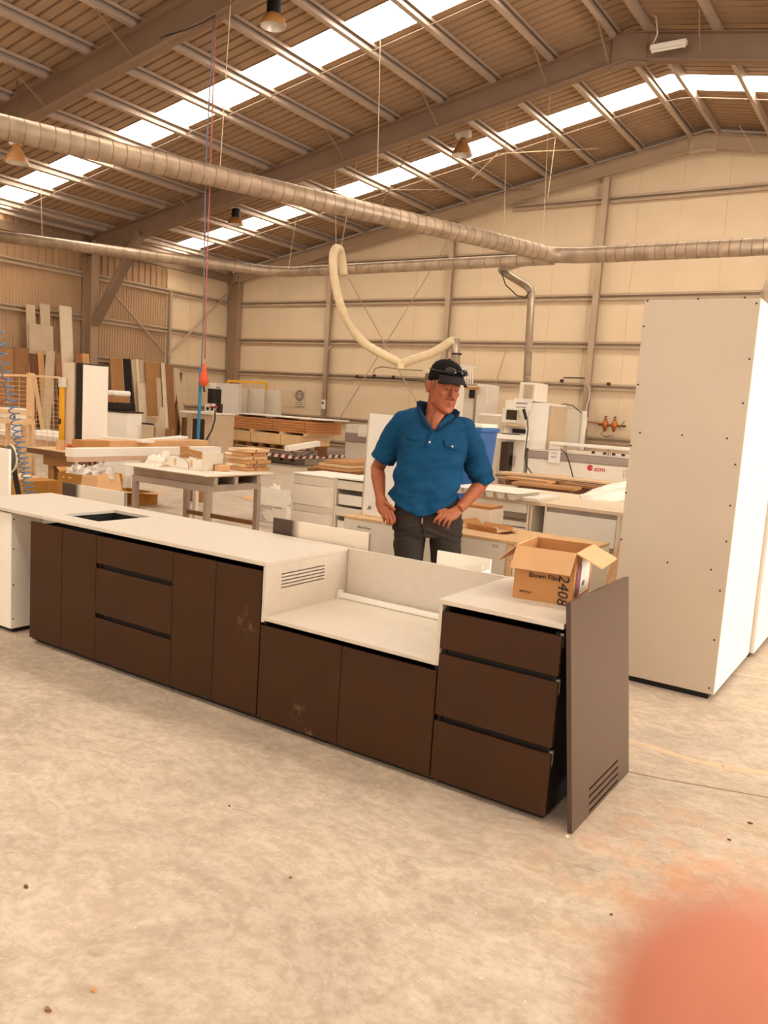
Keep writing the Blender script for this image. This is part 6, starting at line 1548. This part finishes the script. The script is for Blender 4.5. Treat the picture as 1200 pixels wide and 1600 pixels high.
# cap: crown, brim, sunglasses resting on it
cw = MB(); CR = [(.030, .0835, -.106, .106), (.05, .0845, -.108, .108), (.075, .083, -.104, .106), (.100, .077, -.094, .098), (.122, .064, -.076, .082), (.138, .044, -.05, .058), (.146, .02, -.022, .03), (.148, .004, -.002, .008)]
def capring(z_, w_, f_, b_): return [HM @ (q + V(0, 0, (.034 if z_ < .04 else .028 if z_ < .06 else .012 if z_ < .09 else 0) * ((-q.y) / .1))) for q in ell(0, w_, f_, b_, z_, 28, 2.1)]
cap = cw.rings([capring(*r) for r in CR]).build('cap', 'cap_black', man, local=True, smooth=True)
br_ = MB(); G = []
for j in range(5):
    t = j / 4; row = []
    for k in range(13):
        a = math.pi * (1.17 + .68 * k / 12); ext = t * .064 * math.sin(math.pi * (.08 + .84 * k / 12)) ** .5
        x = math.cos(a) * (.084 + ext * .25); y = math.sin(a) * (.107 + ext); zz = .062 - .008 * t - .028 * (x / .084) ** 2 * (.35 + .65 * t)
        row.append(HM @ V(x, y, zz + .018 * (1 - t)))
    G.append(row)
br_.add([q for r in G for q in r], [(i * 13 + k, i * 13 + k + 1, (i + 1) * 13 + k + 1, (i + 1) * 13 + k) for i in range(4) for k in range(12)])
o = br_.build('brim', 'brim_grey', cap, local=True, smooth=True); so = o.modifiers.new('t', 'SOLIDIFY'); so.thickness = .004
ball(MB(), (0, .004, .150), .007, .007, .004, 10, HM).build('cap_button', 'cap_black', cap, local=True)
sg = MB(); sg.tube([HM @ V(.088, .04, .085), HM @ V(.090, -.04, .09), HM @ V(.070, -.098, .098), HM @ V(.012, -.116, .112), HM @ V(-.012, -.116, .112), HM @ V(-.070, -.098, .098), HM @ V(-.090, -.04, .09), HM @ V(-.088, .04, .085)], .0032, 6)
gl_ = sg.build('sunglasses', 'glass_black', man, local=True, smooth=True)
for s_ in (-1, 1):
    b = MB(); ball(b, (0, 0, 0), .031, .008, .019, 14, HM @ Matrix.Translation((s_ * .039, -.104, .106)) @ Matrix.Rotation(s_ * .38, 4, 'Z') @ Matrix.Rotation(-.35, 4, 'X')); b.build('lens', 'glass_black', gl_, local=True, smooth=True)
MB().prism([HM @ V(-.010, -.1125, .064), HM @ V(.010, -.1125, .064), HM @ V(.0, -.1105, .080)], HM.to_3x3() @ V(0, .002, 0)).build('cap_emblem', 'lamp_inside', cap, local=True)
# face details
bb = BVHTree.FromObject(body, bpy.context.evaluated_depsgraph_get())
def on_face(x, z, off=.001):
    o_ = HM @ V(x, -.25, z); d_ = (HM.to_3x3() @ V(0, 1, 0)).normalized(); h = bb.ray_cast(o_, d_); return (h[0] - d_ * off) if h[0] else HM @ V(x, -.1, z)
for s_ in (-1, 1):
    MB().tube([on_face(s_ * .014, .0125), on_face(s_ * .022, .0085), on_face(s_ * .031, .0085), on_face(s_ * .039, .012)], [.0012, .0028, .0028, .0012], 6).build('eye_slit', 'eye_dark', body, local=True, smooth=True)
    MB().tube([on_face(s_ * .012, .030), on_face(s_ * .026, .037), on_face(s_ * .044, .032)], [.002, .0036, .0016], 6).build('eyebrow', 'hair_grey', body, local=True, smooth=True)
    MB().tube([on_face(s_ * .018, -.030, -.0005), on_face(s_ * .028, -.046, -.0005), on_face(s_ * .031, -.062, -.0005)], [.0008, .0016, .0008], 5).build('cheek_crease', 'lip', body, local=True, smooth=True)
    hm_ = MB(); hm_.rings([[HM @ V(s_ * (.0755 if j < 3 else .079), .010 + .02 * math.cos(t) - .020, .038 - .015 * j + .010 * math.sin(t)) + HM.to_3x3() @ V(s_ * .003 * math.cos(t * 2), 0, 0) for t in [PI2 * k / 8 for k in range(8)]] for j in range(2)])
    MB().obox(HM @ V(s_ * .071, -.030, -.004), HM.to_3x3() @ V(s_ * .008, .0, 0), HM.to_3x3() @ V(0, .026, 0), HM.to_3x3() @ V(s_ * .001, .004, .048)).build('sideburn', 'hair_grey', body, .003, local=True)
MB().rings([[HM @ q for q in ell(0, w2, .045, b2, z2, 24, 2.6)] for z2, w2, b2 in ((-.03, .066, .086), (-.005, .0745, .098), (.02, .0775, .102), (.05, .079, .104))]).build('hair', 'hair_grey', man, local=True, smooth=True)
MB().tube([on_face(-.021, -.0645, .0005), on_face(-.008, -.0645, .0005), on_face(.008, -.0645, .0005), on_face(.021, -.0645, .0005)], [.001, .0018, .0018, .001], 6).build('mouth_line', 'eye_dark', body, local=True, smooth=True)
MB().tube([on_face(-.017, -.070, -.002), on_face(0, -.072, -.002), on_face(.017, -.070, -.002)], [.002, .0038, .002], 7).build('lip', 'lip', body, local=True, smooth=True)

# ================================================================== FINGERTIP AND FLOOR DEBRIS
hand = thing('hand', 'out-of-focus pink fingertip intruding at the lower right corner', 'hand', pd(1195, 1640, .05))
fb = MB()
tip = pd(1168, 1655, .0335); kn = tip + RT * .030 - UP * .026 + FW * .004; kn2 = kn + RT * .024 - UP * .014 - FW * .014; pal_ = kn2 + RT * .028 - UP * .028 - FW * .03
fb.tube([tip, tip.lerp(kn, .3), tip.lerp(kn, .6), kn, kn.lerp(kn2, .5), kn2, pal_], [.0066, .0078, .0082, .0088, .0088, .0098, .0115], 16)
ball(fb, tip, .0068, .0068, .0068, 14)
for k in range(1, 4):
    o_ = pal_ + FW * (-.020 * k) - UP * .002 * k
    fb.tube([o_, o_ - RT * .030 + UP * .012 - FW * .004, o_ - RT * .052 + UP * .002, o_ - RT * .056 - UP * .018], [.0105, .0095, .0088, .0075], 12)
fb.rings([[pal_ - FW * .032 + (FW * .046 * math.cos(t) + UP * .018 * math.sin(t)) + RT * dx - UP * .6 * dx for t in [PI2 * k / 16 for k in range(16)]] for dx in (-.008, .02, .05, .075)])
fb.tube([pal_ - FW * .05 + RT * .06 - UP * .036, pal_ - FW * .06 + RT * .12 - UP * .075, pal_ - FW * .08 + RT * .26 - UP * .19], [.032, .030, .042], 16)
fb.tube([pal_ + RT * .02 - UP * .02 - FW * .055, pal_ - RT * .01 - UP * .03 - FW * .075, pal_ - RT * .035 - UP * .03 - FW * .075], [.014, .011, .009], 12)
fused(fb, 'fingers', mat('skin_pink', '#bf765e', .55, 0, .05, 60) and 'skin_pink', .0016, 4, None).parent = hand
o = [c_ for c_ in hand.children][0]; o.data.transform(Matrix.Translation(-hand.location))

def chip(x, y, sz, m_, lab, h=.004):
    c = pz(x, y, 0); r = random.Random(x); a = r.uniform(0, 3)
    pts = [c + V(sz * math.cos(a + PI2 * k / 6) * r.uniform(.5, 1), sz * .6 * math.sin(a + PI2 * k / 6) * r.uniform(.5, 1), .0006) for k in range(6)]
    tag(MB().prism(pts, (0, 0, h)).build('floor_chip', m_), lab, 'chip')
chip(41, 1387, .011, 'timber_dark', 'small dark wood chip on the floor at the left', .006)
chip(146, 1548, .014, 'plywood', 'tan wood shaving on the floor at the lower left')
chip(75, 1579, .013, 'timber_brown', 'brown wood chip on the floor in the lower left corner', .006)
chip(358, 1260, .006, 'screw_dark', 'dark speck of debris in the middle of the floor')
chip(886, 1308, .009, 'white_melamine', 'white paint chip on the floor at the foot of the leaning panel', .005)
chip(1172, 1287, .012, 'timber_dark', 'dark splinter on the floor right of the leaning panel')
chip(1140, 1313, .010, 'timber_dark', 'dark sliver on the floor among the white flecks')
chip(255, 1094, .007, 'white_melamine', 'white speck on the floor near the three-drawer cabinet')
chip(454, 1372, .008, 'timber_brown', 'thin brown splinter on the open floor before the low cabinet')
chip(955, 1430, .007, 'screw_dark', 'dark speck on the floor above the fingertip')
fk = MB(); r = random.Random(11)
for k in range(260):
    c = pz(r.gauss(1085, 70), r.gauss(1285, 28), 0) if k < 170 else pz(r.uniform(0, 900), r.uniform(1120, 1580), 0)
    s_ = r.uniform(.0012, .0034); a = r.uniform(0, 3)
    if c.y < .8 or c.x > 1: continue
    fk.prism([c + V(s_ * math.cos(a + 2.1 * j), s_ * math.sin(a + 2.1 * j), .0003) for j in range(3)], (0, 0, .001))
tag(fk.build('sawdust_flecks', 'paper'), 'pale sawdust flecks scattered over the concrete floor', 'sawdust', None, 'stuff')
